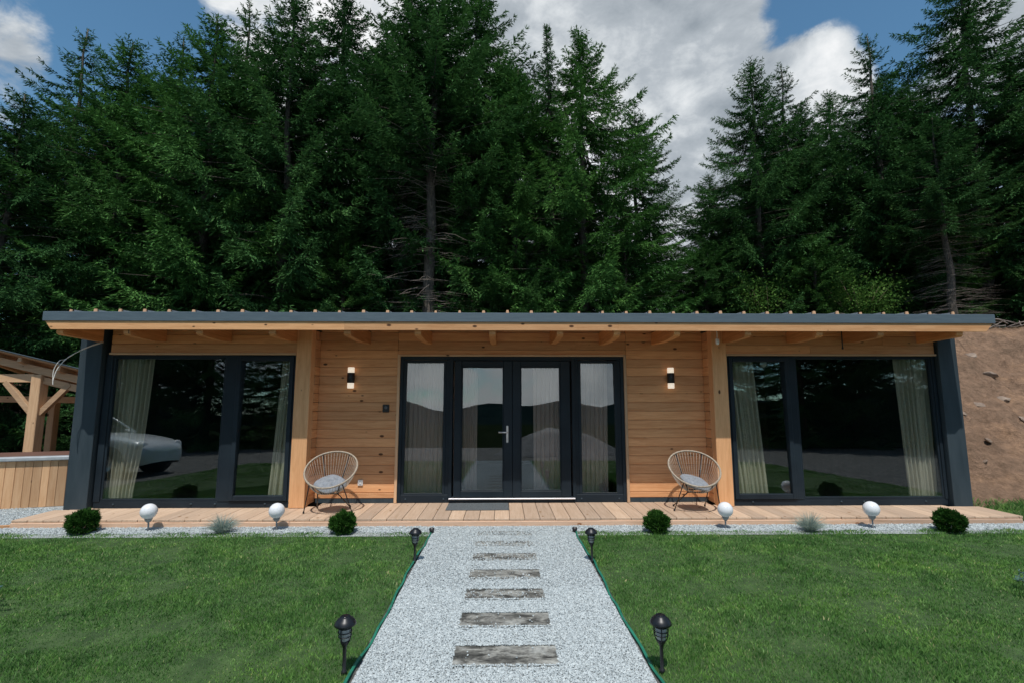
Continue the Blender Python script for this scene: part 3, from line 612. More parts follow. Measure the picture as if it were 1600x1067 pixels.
# ------------------------------------------------------------------ string chairs
rimm = noisy('rattan_wrap', (.27, .22, .17), (.44, .38, .30), 40, .6, .3); cordm = mat('pvc_cord', (.52, .46, .39), .45)
cush = noisy('grey_cushion', (.20, .22, .25), (.28, .305, .34), 30, .9, .4)
def make_chair():
    root = empty('string_chair')
    th = R(36); cz, ry, rx = .595, .37, .36
    def rim(a, k=1):            # tilted egg-shaped hoop
        u = math.cos(a)*rx*k*(1+.05*math.sin(a)); v = math.sin(a)*ry*k
        return Vector((u, v*math.cos(th), cz+v*math.sin(th)))
    n = 72; MB().tube([rim(2*math.pi*i/n) for i in range(n)], .0135, 10, True).build('rim', rimm, root)
    base_c = Vector((0, .02, .27)); br = .10
    b = MB()
    nc = 54
    for i in range(nc):
        a = 2*math.pi*(i+.5)/nc; p = rim(a); q = base_c+Vector((math.cos(a)*br*1.15, math.sin(a)*br, 0))
        mid = (p+q)/2; mid += (mid-Vector((0, .05, .75)))*.10
        b.tube([p, (p+mid)/2+(mid-(p+q)/2)*.3, mid, (q+mid)/2+(mid-(p+q)/2)*.3, q], .0024, 5)
    b.tube([base_c+Vector((math.cos(t)*br*1.15, math.sin(t)*br, 0)) for t in [2*math.pi*i/28 for i in range(28)]], .008, 8, True)
    b.build('cords', cordm, root)
    # steel frame: hoop under the basket, back supports up to the rim
    b = MB()
    pl, prr = Vector((-.14, -.1, .27)), Vector((.14, -.1, .27))
    b.tube([rim(R(235), .97)-Vector((0, 0, .02)), pl, prr, rim(R(305), .97)-Vector((0, 0, .02))], .008, 8)
    b.tube([rim(R(122), .98), Vector((-.12, .16, .44)), Vector((-.08, .1, .27))], .008, 8); b.tube([rim(R(58), .98), Vector((.12, .16, .44)), Vector((.08, .1, .27))], .008, 8)
    b.tube([Vector((-.14, -.1, .27)), Vector((-.08, .1, .27)), Vector((.08, .1, .27)), Vector((.14, -.1, .27))], .008, 8)
    b.build('frame', M['blackm'], root)
    for top, foot in ((rim(R(228), .96)-Vector((0, 0, .02)), (-.33, -.07, .008)), (rim(R(312), .96)-Vector((0, 0, .02)), (.33, -.05, .008)), (pl, (-.25, .27, .008)), (prr, (.22, .29, .008))):
        leg = MB().tube([top, foot], .0075, 8).build('leg', M['blackm'], root)
        MB().lathe([(0, -.008), (.013, -.008), (.014, .012), (.009, .02), (0, .02)], 12, foot).build('rubber_foot', M['black'], leg)
    return root
def make_cushion():
    n, k = 40, 13; vs = []
    for side in (1, -1):
        for j in range(k+1):
            r = .215*(j/k)
            for i in range(n):
                a = 2*math.pi*i/n; e = math.sqrt(max(0, 1-(j/k)**3.2)); sq = 1+.06*math.cos(4*a)
                d = min(math.hypot(r*math.cos(a)-tx, r*math.sin(a)-ty) for tx, ty in ((0, 0), (.1, .05), (-.1, .05), (.06, -.1), (-.06, -.1), (0, .13)))
                h = .048*e*(1-.62*math.exp(-(d/.032)**2)); seam = .008*abs(math.sin(a*4))*(j/k)
                vs.append((r*sq*math.cos(a), r*sq*math.sin(a), side*(h*1.35-seam*e)))
    fs = []
    for s in range(2):
        o_ = s*(k+1)*n
        for j in range(k):
            for i in range(n): fs.append((o_+j*n+i, o_+j*n+(i+1) % n, o_+(j+1)*n+(i+1) % n, o_+(j+1)*n+i))
    b = MB(); b.add(vs, fs, .5, True); return b.build('cushion', cush)
ch1 = make_chair(); ch1.location = (-2.47, 7.2, .11); ch1.rotation_euler.z = R(3); tag(ch1, 'round cord chair with thin black legs left of the doors', 'chair', 'string chairs on the deck')
ch2 = copy_tree(ch1); ch2.location = (2.80, 7.22, .11); ch2.rotation_euler.z = R(-4); tag(ch2, 'round cord chair with thin black legs right of the doors')
cu1 = make_cushion(); cu1.location = (-2.47, 7.20, .50); cu1.rotation_euler = (R(22), 0, R(10)); tag(cu1, 'round grey tufted cushion in the left chair', 'cushion', 'cushions in the string chairs')
cu2 = cu1.copy(); col.objects.link(cu2); cu2.location = (2.80, 7.21, .50); cu2.rotation_euler = (R(22), R(-2), R(50)); tag(cu2, 'round grey tufted cushion in the right chair')
# ------------------------------------------------------------------ lamps in the garden
globe = mat('opal_globe', (.78, .8, .84), .18); nt = globe.node_tree; nt.nodes['Principled BSDF'].inputs['Subsurface Weight'].default_value = .15; nt.nodes['Principled BSDF'].inputs['Subsurface Radius'].default_value = (.05, .05, .05)
glm = mat('grey_plastic', (.3, .3, .3), .45)
def make_globe():
    root = empty('globe_lamp')
    MB().lathe([(max(.0, .097*math.sin(math.pi*i/28)), .25-.097*math.cos(math.pi*i/28)) for i in range(29)], 40).build('globe', globe, root)
    MB().lathe([(0, .112), (.02, .112), (.03, .125), (.045, .15), (.043, .168), (0, .168)], 20).build('collar', glm, root)
    MB().tube([(0, 0, -.02), (0, 0, .115)], .010, 10).build('stake', M['steel'] if False else glm, root); return root
g0 = None
for x, y, tl, lab in ((-4.57, 6.6, -3, 'white globe lamp left of the left blue fescue'), (-2.93, 6.6, -2, 'white globe lamp below the left timber post'), (2.92, 6.56, -2, 'white globe lamp below the right timber post'), (4.87, 6.55, 1, 'white globe lamp right of the right blue fescue')):
    g = make_globe() if g0 is None else copy_tree(g0); g0 = g0 or g
    g.location = (x, y, .012); g.rotation_euler = (R(1), R(tl), R(random.uniform(0, 300))); tag(g, lab, 'globe lamp', 'globe lamps along the deck')
lens = mat('frosted_lens', (.36, .38, .38), .35)
def make_stake():
    root = empty('solar_light')
    MB().lathe([(0, .345), (.03, .345), (.034, .338), (.05, .328), (.064, .308), (.066, .298), (.05, .292), (0, .292)], 32).build('cap', M['blackm'], root)
    MB().lathe([(0, .341), (.026, .3475), (.026, .346)], 20).build('solar_cell', mat('solar_cell', (.01, .012, .02), .15), root)
    MB().lathe([(0, .292), (.036, .292), (.034, .25), (.03, .215), (.024, .20), (0, .2)], 24).build('lens', lens, root)
    b = MB()
    for z, r in ((.282, .042), (.256, .041), (.232, .039)): b.tube([(r*math.cos(t), r*math.sin(t), z) for t in [2*math.pi*i/28 for i in range(28)]], .0028, 6, True)
    for k in range(4):
        a = math.pi/2*k+.7; b.tube([(r*math.cos(a), r*math.sin(a), z) for r, z in ((.042, .293), (.043, .26), (.041, .23), (.033, .205), (.018, .18))], .0035, 6)
    b.build('cage', M['blackm'], root)
    MB().lathe([(0, .205), (.028, .205), (.027, .195), (.016, .172), (.011, .16), (.0105, .03), (.017, .025), (.017, .012), (.008, 0), (.003, -.05), (0, -.05)], 16).build('stem', M['black'], root)
    return root
s0 = None
for x, y, lab in ((-.94, 3.22, 'black solar stake light left of the path nearest the viewer'), (.955, 3.2, 'black solar stake light right of the path nearest the viewer'), (-.885, 5.3, 'small black solar stake light left of the path, nearer the deck'), (.905, 5.28, 'small black solar stake light right of the path, nearer the deck')):
    s = make_stake() if s0 is None else copy_tree(s0); s0 = s0 or s
    s.location = (x+(-.03 if x < 0 else .03), y, .008); s.rotation_euler = (R(random.uniform(-2, 2)), R(random.uniform(-2, 2)), R(random.uniform(0, 90))); tag(s, lab, 'solar light', 'solar lights along the path')
for x, lab in ((-.90, 'small black ground spotlight at the far left corner of the path'), (.92, 'small black ground spotlight at the far right corner of the path')):
    r_ = empty('ground_spotlight', (x, 6.44, .01)); tag(r_, lab, 'spotlight', 'spotlights at the end of the path')
    MB().lathe([(0, 0), (.026, 0), (.034, .045), (.03, .045), (.024, .03), (0, .03)], 16, (0, 0, .015), M=Matrix.Rotation(R(20), 4, 'X')).build('head', M['black'], r_); MB().tube([(0, 0, -.03), (0, 0, .02)], .006, 8).build('stake', M['black'], r_)
# ------------------------------------------------------------------ raised pool and pergola at the left
pool = empty('raised_pool', (-7.0, 8.17, 0), R(18)); tag(pool, 'raised pool clad in upright planks with a grey rim left of the cabin', 'pool')
b = MB(); x = -4.3
while x < .55: 
    wv = random.uniform(.10, .125); b.box(x+.002, x+wv-.002, random.uniform(0, .004), .03, .015, .735, ch=.003); x += wv
b.build('plank_wall', M['tubw'], pool)
b = MB(); b.box(-4.3, .56, .033, 1.5, .0, .73); b.build('shell', M['inwall'], pool)
MB().box(-4.4, .62, -.05, .12, .738, .80, ch=.012).build('rim', M['coping'], pool); MB().box(-4.25, .5, .125, 1.4, .725, .765, ch=.01).build('cover', M['water'], pool)
b = MB(); b.box(-.6, .6, -.02, .02, 0, .04, ch=.004); o = b.build('timber_offcut', M['beam'], None, (-7.05, 6.66, .01)); o.rotation_euler.z = R(14); tag(o, 'thin timber strip lying in the gravel at the left edge', 'timber')
pg = empty('pergola', (-9.6, 10.4, 0)); tag(pg, 'open timber pergola with braced posts behind the raised pool', 'pergola')
PX, PY = -9.62, 10.3
def pgp(b, name, m): b.v = [(p+9.6, q-10.4, r_) for p, q, r_ in b.v]; return b.build(name, m, pg)
def sl(x, y=10.3): return 2.31-.235*(x-PX)-.27*(y-PY)
def sheet_box(b, x0, x1, y0, y1, dz, t):
    vs = [(x, y, sl(x, y)+dz+k) for k in (0, t) for x, y in ((x0, y0), (x1, y0), (x1, y1), (x0, y1))]; b.add(vs, [[3, 2, 1, 0], [4, 5, 6, 7], [0, 1, 5, 4], [1, 2, 6, 5], [2, 3, 7, 6], [3, 0, 4, 7]])
pgp(MB().box(PX-.1, PX+.1, PY-.1, PY+.1, 0, 2.22, ch=.01), 'post', M['pergz'])
pgp(MB().box(-10.95, -10.79, 12.0, 12.16, 0, 1.72, ch=.01), 'post', M['pergz']); pgp(MB().box(-12.6, -12.4, PY-.1, PY+.1, 0, 2.8, ch=.01), 'post', M['pergz'])
pgp(MB().beam((-13.4, PY, sl(-13.4)), (-7.9, PY, sl(-7.9)), .12, .15), 'top_beam', M['perg'])
pgp(MB().beam((-12.6, PY+.02, 2.14), (PX-.1, PY+.02, 2.15), .12, .17), 'tie_beam', M['perg']); pgp(MB().beam((PX+.1, PY+.02, 2.1), (-7.95, PY+.02, 1.72), .1, .14), 'tie_beam', M['perg'])
pgp(MB().beam((PX-.08, PY, 1.42), (PX-.68, PY, 2.07), .09, .11), 'brace', M['perg']); pgp(MB().beam((PX+.08, PY, 1.42), (PX+.64, PY, 2.03), .09, .11), 'brace', M['perg'])
pgp(MB().beam((-13.4, 12.1, 1.74), (-8.2, 12.1, 1.68), .1, .15), 'rear_beam', M['perg'])
for x in (-12.9, -12.1, -11.3, -10.5, -9.9, -9.1, -8.4): pgp(MB().beam((x, PY-.2, sl(x, PY-.2)+.09), (x, 12.5, sl(x, 12.5)+.09), .08, .1), 'rafter', M['perg'])
b = MB()
for i in range(13): y = PY-.25+i*.19; sheet_box(b, -13.5, -7.9, y, y+.18, .15, .02)
pgp(b, 'roof_boards', M['perg']); b = MB(); sheet_box(b, -13.55, -7.85, PY-.3, PY+2.3, .175, .015); pgp(b, 'roof_sheet', M['gutter'])
# ------------------------------------------------------------------ small plants
def leafmat(name, stops, transl=.2, rough=.6):
    m = bpy.data.materials.new(name); m.use_nodes = True; nt = m.node_tree; pb = nt.nodes['Principled BSDF']; pb.inputs['Roughness'].default_value = rough; pb.inputs['Specular IOR Level'].default_value = .06
    at = N(nt, 'ShaderNodeAttribute', attribute_name='rnd'); c = ramp(nt, at.outputs['Fac'], stops)
    oi = N(nt, 'ShaderNodeObjectInfo'); c = mix(nt, 1, c, ramp(nt, oi.outputs['Random'], [(0, (.62, .70, .72)), (.5, (.92, .94, .92)), (1, (1.25, 1.25, .98))]), 'MULTIPLY')
    L(nt, c, pb.inputs['Base Color']); tr = N(nt, 'ShaderNodeBsdfTranslucent'); L(nt, c, tr.inputs[0]); ms = N(nt, 'ShaderNodeMixShader'); ms.inputs[0].default_value = transl
    L(nt, pb.outputs[0], ms.inputs[1]); L(nt, tr.outputs[0], ms.inputs[2]); L(nt, ms.outputs[0], nt.nodes['Material Output'].inputs[0]); return m
thuja = leafmat('thuja_leaf', [(0, (.015, .05, .01)), (.5, (.045, .13, .022)), (.89, (.11, .24, .045)), (.93, (.30, .19, .07)), (1, (.36, .24, .10))])
def kites(P, D, S, ln, wd):
    """P base (n,3), D unit dir, S unit side -> quads"""
    ln = ln[:, None]; wd = wd[:, None]
    return np.stack([P, P+D*ln*.45+S*wd*.5, P+D*ln, P+D*ln*.45-S*wd*.5], 1)
def unit(a): return a/np.maximum(1e-9, np.linalg.norm(a, axis=-1, keepdims=True))
def bush_mesh(name, rad, hh, n, m_, parent, seed, brown=None):
    g = np.random.default_rng(seed)
    d = unit(g.normal(0, 1, (n, 3))); d[:, 2] = np.abs(d[:, 2])*np.where(g.random(n) < .72, 1, -.75); d = unit(d)
    lump = 1+.13*np.sin(d[:, 0]*9+seed)+.12*np.sin(d[:, 1]*10+2*seed)+.12*np.sin(d[:, 2]*11+d[:, 0]*7+seed)
    r = g.uniform(.55, 1, n)**.5*lump
    P = d*r[:, None]*np.array([rad, rad, hh])+np.array([0, 0, hh*.96])
    D = unit(d*.8+np.array([0, 0, .55])+g.normal(0, .45, (n, 3))); S = unit(np.cross(D, g.normal(0, 1, (n, 3))))
    q = kites(P, D, S, g.uniform(.018, .05, n), g.uniform(.006, .013, n))
    rn = np.clip(g.beta(2, 2, n)*.85, 0, .9)
    if brown is not None: k = (np.linalg.norm(P-np.array(brown), axis=1) < rad*.38); rn[k] = g.uniform(.9, 1, k.sum())
    q = q[q[:, :, 2].min(1) > 0]; rn = rn[:len(q)] if brown is None else rn[:len(q)]
    return npmesh(name, q.reshape(-1, 3), np.arange(len(q)*4).reshape(-1, 4), m_, rn, parent)
barks = noisy('twig_bark', (.08, .055, .035), (.15, .11, .08), 20, .9, .4)
for i, (x, y, s, lab, br) in enumerate(((-5.33, 6.5, 1.0, 'round clipped thuja bush at the left end of the deck', None), (-2.02, 6.44, .93, 'round clipped thuja bush in front of the left chair', None),
                              (1.97, 6.4, .93, 'round clipped thuja bush in front of the right chair', None), (5.73, 6.36, 1.0, 'round clipped thuja bush with a brown patch at the right end', (.13, -.1, .12)))):
    r_ = empty('thuja_bush', (x, y, .01)); tag(r_, lab, 'bush', 'thuja bushes along the deck')
    bush_mesh('foliage', .145*s, .135*s, 12000, thuja, r_, 40+i, br)
    b = MB(); 
    for k in range(7): a = k*.9; b.tube([(.01*math.cos(a), .01*math.sin(a), -.01), (.04*math.cos(a), .04*math.sin(a), .07), (.08*math.cos(a), .08*math.sin(a), .16)], [.008, .006, .003], 5)
    b.build('stems', barks, r_)
fesc = leafmat('fescue_blade', [(0, (.25, .33, .32)), (.5, (.38, .46, .44)), (1, (.55, .6, .5))], .2)
for i, (x, y, lab) in enumerate(((-3.56, 6.47, 'pale blue fescue tuft in the gravel left of the path'), (3.95, 6.42, 'pale blue fescue tuft in the gravel right of the path'))):
    g = np.random.default_rng(i+3); n = 750; an = g.uniform(0, 6.283, n); sp_ = g.uniform(.05, 1, n); ln = g.uniform(.13, .27, n)
    D = np.stack([np.cos(an)*sp_*1.25, np.sin(an)*sp_*1.25, np.ones(n)*.9], 1); D = unit(D); P = np.stack([np.cos(an)*.035*g.random(n), np.sin(an)*.035*g.random(n), np.zeros(n)], 1); S = unit(np.cross(D, g.normal(0, 1, (n, 3))))
    w0 = .0016; mid = P+D*ln[:, None]*.6; D2 = unit(D+np.array([0, 0, -.55])); tip = mid+D2*ln[:, None]*.45
    q1 = np.stack([P-S*w0, P+S*w0, mid+S*w0, mid-S*w0], 1); q2 = np.stack([mid-S*w0, mid+S*w0, tip+S*w0*.3, tip-S*w0*.3], 1); q = np.concatenate([q1, q2]); rr = g.random(n)
    o = npmesh('fescue', q.reshape(-1, 3), np.arange(len(q)*4).reshape(-1, 4), fesc, np.concatenate([rr, rr])); o.location = (x, y, .012); tag(o, lab, 'ornamental grass', 'fescue tufts along the deck')
# ------------------------------------------------------------------ spruces
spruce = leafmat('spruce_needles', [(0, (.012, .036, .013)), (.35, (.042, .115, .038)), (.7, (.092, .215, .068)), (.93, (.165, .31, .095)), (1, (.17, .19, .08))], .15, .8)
bark = noisy('spruce_bark', (.05, .042, .036), (.14, .12, .10), 6, .95, .8, 6, sc3=(3, 3, 1), bd=.03)
deadm = noisy('dead_twig', (.16, .13, .11), (.28, .24, .21), 5, .9, .2)
TH = 17.0
def crown_quads(seed, slope=.5, rmax=3.4, start=.06, dens=1.0, droop=.25, narrow=1, sparse_top=0):
    g = np.random.default_rng(seed); Q = []; RN = []; z = TH*start; bi = 0
    BP = []
    while z < TH-.25:
        top = TH-z; Lb = min(rmax, slope*top**.93+.12)*narrow
        nb = 6
        if sparse_top and top < 4: nb = 3
        a0 = g.uniform(0, 6.283)
        for k in range(nb):
            az = a0+6.283*k/nb+g.normal(0, .25); Lk = Lb*g.uniform(.6, 1.22); 
            if g.random() < .06: Lk *= 1.25
            BP.append((z+g.uniform(-.12, .12), az, Lk, top))
        z += g.uniform(.34, .52)*(1 if top > 5.5 else .62)
    for (z, az, Lk, top) in BP:
        h = np.array([math.cos(az), math.sin(az), 0]); sd = np.array([-math.sin(az), math.cos(az), 0])
        up0 = .75*math.exp(-top/1.7)+.12-droop*min(1, top/6)+g.normal(0, .06)
        def pos(t): return np.stack([t*Lk*h[0], t*Lk*h[1], z+Lk*(up0*t-droop*.55*np.sin(t*2.2)+.22*t**3)], -1)
        ns = max(5, int(Lk/.058*dens)); t = np.linspace(.1, 1, ns)+g.normal(0, .01, ns); t = np.clip(t, .05, 1); C = pos(t); T = unit(pos(t+.03)-C)
        for s in (-1, 1):
            ln = (.10+.34*Lk*np.minimum(t*1.6, 1)*(1-t)**.65*.55)*g.uniform(.65, 1.3, ns); ln = np.minimum(ln*1.15, .85)
            D = unit(T*.75+sd*s*g.uniform(.6, 1.1, (ns, 1))+np.array([0, 0, 1])*g.uniform(-1.1, .05, (ns, 1)))
            tone = g.random()*.35
            nsub = 13
            for j in range(nsub):
                u = (j+g.random(ns))/nsub; keep = (ln*1.0 > .05+j*.043) | (j < 1)
                P = C+D*(ln*u)[:, None]+np.array([0, 0, -1])*(ln*u*u*.35)[:, None]
                D2 = unit(D+T*.35+g.normal(0, .42, (ns, 3))+np.array([0, 0, -.28])); S = unit(np.cross(D2, np.array([0, 0, 1])+g.normal(0, .42, (ns, 3))))
                q = kites(P, D2, S, g.uniform(.12, .22, ns), g.uniform(.026, .046, ns))[keep]
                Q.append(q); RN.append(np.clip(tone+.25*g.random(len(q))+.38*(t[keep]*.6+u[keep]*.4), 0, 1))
    q = np.concatenate(Q); rn = np.concatenate(RN)
    # leader
    n = 60; P = np.stack([np.zeros(n), np.zeros(n), TH-g.uniform(0, .9, n)], 1); an = g.uniform(0, 6.283, n); D = unit(np.stack([np.cos(an), np.sin(an), np.ones(n)*1.3], 1)); S = unit(np.cross(D, g.normal(0, 1, (n, 3))))
    return np.concatenate([q, kites(P, D, S, np.full(n, .12), np.full(n, .03))]), np.concatenate([rn, np.full(n, .5)]), BP
def spruce_tree(seed, dead=False, **kw):
    root = empty('spruce_tree'); g = random.Random(seed)
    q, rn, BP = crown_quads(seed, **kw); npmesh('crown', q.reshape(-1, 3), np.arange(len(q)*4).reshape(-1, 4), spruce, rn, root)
    b = MB(); pts = [(.05*math.sin(i*1.3+seed), .05*math.cos(i*1.7), TH*i/14-.4*(i == 0)) for i in range(15)]; b.tube(pts, [.21*(1-i/14.6)+.012 for i in range(15)], 10)
    for (z, az, Lk, top) in BP[::2]:
        b.tube([(0, 0, z), (math.cos(az)*Lk*.45, math.sin(az)*Lk*.45, z-.03*Lk), (math.cos(az)*Lk*.85, math.sin(az)*Lk*.85, z-.12*Lk)], [.028*min(1, Lk/2)+.004, .014, .004], 4, caps=False)
    b.build('trunk', bark, root)
    if dead:
        b = MB()
        for i in range(150):
            z = g.uniform(.6, TH*kw['start']+1.2); a = g.uniform(0, 6.283); l = g.uniform(.7, 2.1); dr = g.uniform(-.45, .12); cx = g.uniform(-.3, .3)
            p = [Vector((math.cos(a+cx*t)*l*t, math.sin(a+cx*t)*l*t, z+dr*l*t*t)) for t in (0, .35, .7, 1)]; b.tube(p, [.014, .010, .006, .003], 4, caps=False)
            for t in (.35, .5, .65, .8, .9):
                q0 = p[0].lerp(p[3], t); a2 = a+g.choice((-.8, .8))+g.uniform(-.3, .3); l2 = l*g.uniform(.2, .42); b.tube([q0, q0+Vector((math.cos(a2)*l2, math.sin(a2)*l2, -.25*l2))], [.005, .002], 3, caps=False)
        b.build('dead_branches', deadm, root)
    return root
protos = [spruce_tree(11), spruce_tree(12, slope=.56, rmax=3.7, droop=.34), spruce_tree(13, slope=.4, droop=.42, narrow=.42), spruce_tree(14, slope=.46, sparse_top=1, dens=.95), spruce_tree(15, dead=True, start=.47, slope=.5, rmax=2.8)]
used = set()
def place(v, x, y, ztop, lab, group, rot=None, wf=1):
    p = protos[v]
    if v in used: t = copy_tree(p)
    else: t = p; used.add(v)
    z0 = terr(x, y)-.1; s = (ztop-z0)/TH; t.location = (x, y, z0); t.scale = (s**.6*wf, s**.6*wf, s); t.rotation_euler = (R(random.uniform(-1.2, 1.2)), R(random.uniform(-1.2, 1.2)), random.uniform(0, 6.28) if rot is None else rot)
    tag(t, lab, 'spruce tree', group)
G1, G2 = 'spruces standing close behind the cabin', 'spruces in the row further back'
# (variant, x, y, top height, label, width)
FR = [
 (1, -15.4, 14.6, 11.4, 'bushy spruce at the left edge, lower than its neighbours', 1), (3, -18.2, 19.5, 17.6, 'thin topped spruce standing alone against blue sky at the left', 1), (0, -13.6, 16.8, 15.0, 'spruce behind the left end of the roof, left of the sparse tops', 1.05),
 (3, -14.6, 20.2, 18.0, 'sparse topped spruce between blue sky and the first white cloud', 1), (1, -10.4, 16.6, 15.9, 'broad spruce behind the left wing window', 1), (3, -10.6, 18.8, 18.3, 'thin topped spruce above the left wing window, cloud behind its tip', .95), (0, -7.7, 16.8, 16.9, 'tall spruce above the left timber post', 1),
 (1, -6.9, 19.5, 19.6, 'tall spruce cut by the top edge, left of the bare trunk', 1), (0, -4.0, 18.6, 18.4, 'spruce cut by the top edge just left of the bare trunk', 1), (4, -2.6, 16.7, 18.2, 'spruce with a bare lower trunk and dead grey twigs above the doors', 1.1),
 (1, -1.2, 19.2, 20.2, 'tallest middle spruce, cut by the top edge above the doors', 1), (0, .35, 17.4, 14.4, 'broad spruce with drooping boughs above the right door', .95), (2, 1.80, 17.2, 15.9, 'narrow spruce with a bent thin tip beside the cloud gap', .8), (1, 2.95, 17.3, 16.0, 'pointed spruce with a wide right flank left of the cloud gap', .98),
 (0, 5.5, 19.8, 14.2, 'spruce on the left slope of the gap in the trees', .95), (0, 6.6, 21.2, 10.6, 'small spruce low in the gap between the two groups', .85),
 (1, 9.3, 20.8, 11.9, 'small spruce on the right slope of the gap', .85), (0, 9.75, 17.7, 15.1, 'left tip of the twin topped spruce pair right of the gap', .85), (3, 11.5, 18.7, 15.8, 'right tip of the twin topped spruce pair right of the gap', .85), (1, 12.6, 19.2, 14.2, 'spruce leaning over the right of the twin tips', .8),
 (3, 14.4, 17.2, 15.9, 'spruce with a sparse tip below the right blue sky', .95), (1, 16.2, 19.0, 15.6, 'spruce filling the space left of the tallest right hand tree', .9), (0, 17.0, 16.5, 17.9, 'tallest spruce of the right group, cut by the top edge', 1.05), (4, 13.9, 14.5, 10.8, 'spruce with a bare trunk and dead twigs above the right end of the roof', .9),
 (1, 19.8, 17.4, 15.0, 'spruce between the tallest right tree and the right edge', .9), (0, 18.4, 15.2, 14.2, 'spruce cut by the right edge of the picture', .95), (1, 14.9, 16.6, 8.6, 'short bushy spruce low above the right end of the roof', 1),
]
for v, x, y, zt, lab, wf in FR: place(v, x, y, zt, lab, G1, None, wf*1.08)
BK = [(-24, 24, 16, 'far left'), (-20.5, 25, 18.5, 'second from the left'), (-17.2, 24, 18.6, 'behind the two sparse tops'), (-13.2, 24.5, 20.5, 'behind the left end wall'), (-10, 23.5, 18.5, 'behind the left wing window'), (-6.2, 24, 20, 'behind the left wall light'), (-3, 24, 20, 'behind the bare trunk'),
      (0.4, 23.5, 19, 'behind the right door'), (3.6, 24.5, 15, 'left of the cloud gap'), (13.6, 24, 15.4, 'right of the twin tips'), (17.2, 24, 18, 'left of the tallest right tree'), (21.5, 23.5, 19, 'behind the tallest right tree'), (26.5, 24, 17, 'at the far right')]
for i, (x, y, zt, wh) in enumerate(BK): place((0, 1)[i % 2], x, y, zt, 'dark spruce in the back row, '+wh, G2, None, 1.15)
YG = [(-12.6, 15.9, 5.5, 'young spruce behind the left end of the roof'), (-9.4, 17.0, 7.4, 'young spruce above the narrow left pane'), (-5.6, 17.0, 7.8, 'young spruce above the left wall light'), (.9, 16.6, 7.2, 'young spruce just above the roof right of the doors'), (4.4, 17.0, 8.2, 'young spruce low under the pointed one'), (7.6, 17.6, 7.6, 'bright young spruce at the foot of the gap'), (10.8, 16.2, 7.4, 'young spruce above the right wing window'), (-16.5, 13.6, 6.4, 'young spruce behind the pergola'), (-10.8, 14.8, 4.6, 'small spruce seen through the pergola'), (8.9, 18.5, 9.2, 'young spruce left of the twin tips')]
for i, (x, y, zt, lab) in enumerate(YG): place((0, 1)[i % 2], x, y, zt, lab, 'young spruces behind the roof', None, 1.15)
for i, (x, y, h_) in enumerate([(-11.5, -12, 11), (-15, -10, 13), (-18.5, -11, 12), (-23, -9, 14), (-21, -14, 15), (12.5, -12, 9), (15.5, -10, 12), (19, -11, 13), (23, -8, 14), (21, -13, 13)]):
    place((0, 1)[i % 2], x, y, h_, 'dark spruce across the yard, mirrored in the left window' if x < 0 else 'dark spruce across the yard, mirrored in the right window', 'spruces mirrored in the left window' if x < 0 else 'spruces mirrored in the right window', None, 1.2)
# leafy undergrowth on the bank top
leaf = leafmat('broad_leaf', [(0, (.03, .075, .02)), (.6, (.06, .14, .03)), (1, (.12, .2, .06))], .3)
def leafbush(x, y, r, h, n, seed, lab):
    g = np.random.default_rng(seed); root = empty('leafy_shrub', (x, y, terr(x, y)-.05)); tag(root, lab, 'shrub', 'leafy shrubs above the roof')
    b = MB(); TP = []
    for i in range(12):
        a = g.uniform(0, 6.283); e = Vector((math.cos(a)*r*g.uniform(.3, 1), math.sin(a)*r*g.uniform(.3, 1), h*g.uniform(.6, 1))); b.tube([(0, 0, 0), e*.5+Vector((0, 0, .2)), e], [.025, .015, .005], 5); TP.append(np.array(e))
    b.build('stems', barks, root)
    TP = np.array(TP); k = g.integers(0, len(TP), n); P = TP[k]*g.uniform(.35, 1.05, (n, 1))+g.normal(0, .17*r+.05, (n, 3)); P[:, 2] = np.abs(P[:, 2])
    D = unit(g.normal(0, 1, (n, 3))+np.array([0, 0, -.1])); S = unit(np.cross(D, g.normal(0, .6, (n, 3))+np.array([0, 0, 1])))
    q = kites(P, D, S, g.uniform(.06, .12, n), g.uniform(.03, .06, n)); npmesh('foliage', q.reshape(-1, 3), np.arange(n*4).reshape(-1, 4), leaf, g.random(n), root)
for i, (x, y, r, h, lab) in enumerate(((7.2, 18.2, 1.5, 3.0, 'leafy shrub low in the gap between the trees'), (9.3, 16.6, 1.3, 2.2, 'leafy shrub above the roof right of the gap'), (2.6, 16.4, 1.1, 1.7, 'low leafy shrub above the roof over the right door panel'), (11.6, 15.3, 1.2, 1.9, 'leafy shrub above the right wing window'), (-.6, 16.4, .8, 1.3, 'low leafy shrub above the roof beside the bare trunk'))):
    leafbush(x, y, r, h, 5200, 70+i, lab)
# roots, rocks and branches on the bank
rockm = noisy('bank_stone', (.18, .13, .10), (.36, .28, .22), 5, .9, .5)
g = random.Random(5)
for i, (x, y, s) in enumerate([(9.6, 10.4, .10), (9.9, 10.0, .07), (10.6, 10.2, .09), (10.35, 9.6, .08), (11.1, 10.9, .12), (9.25, 9.7, .06), (11.6, 10.3, .14), (9.2, 11.2, .08), (11.4, 11.6, .1), (9.0, 9.0, .05), (10.0, 9.0, .05), (8.5, 8.6, .045)]):
    bm = bmesh.new(); bmesh.ops.create_icosphere(bm, subdivisions=2, radius=1)
    for v_ in bm.verts: v_.co *= 1+.35*noise.noise(v_.co*1.3+Vector((i*3, 0, 0))); v_.co.x *= s*1.5; v_.co.y *= s; v_.co.z *= s*.6
    me = bpy.data.meshes.new('rock'); bm.to_mesh(me); bm.free(); me.materials.append(rockm); o = bpy.data.objects.new('rock', me); col.objects.link(o); o.location = (x, y, terr(x, y)-s*.05); o.rotation_euler = (R(g.uniform(20, 45)), R(g.uniform(-20, 20)), g.uniform(0, 6))
    tag(o, 'brown stone sticking out of the soil bank right of the cabin', 'rock', 'stones in the soil bank')
b = MB()
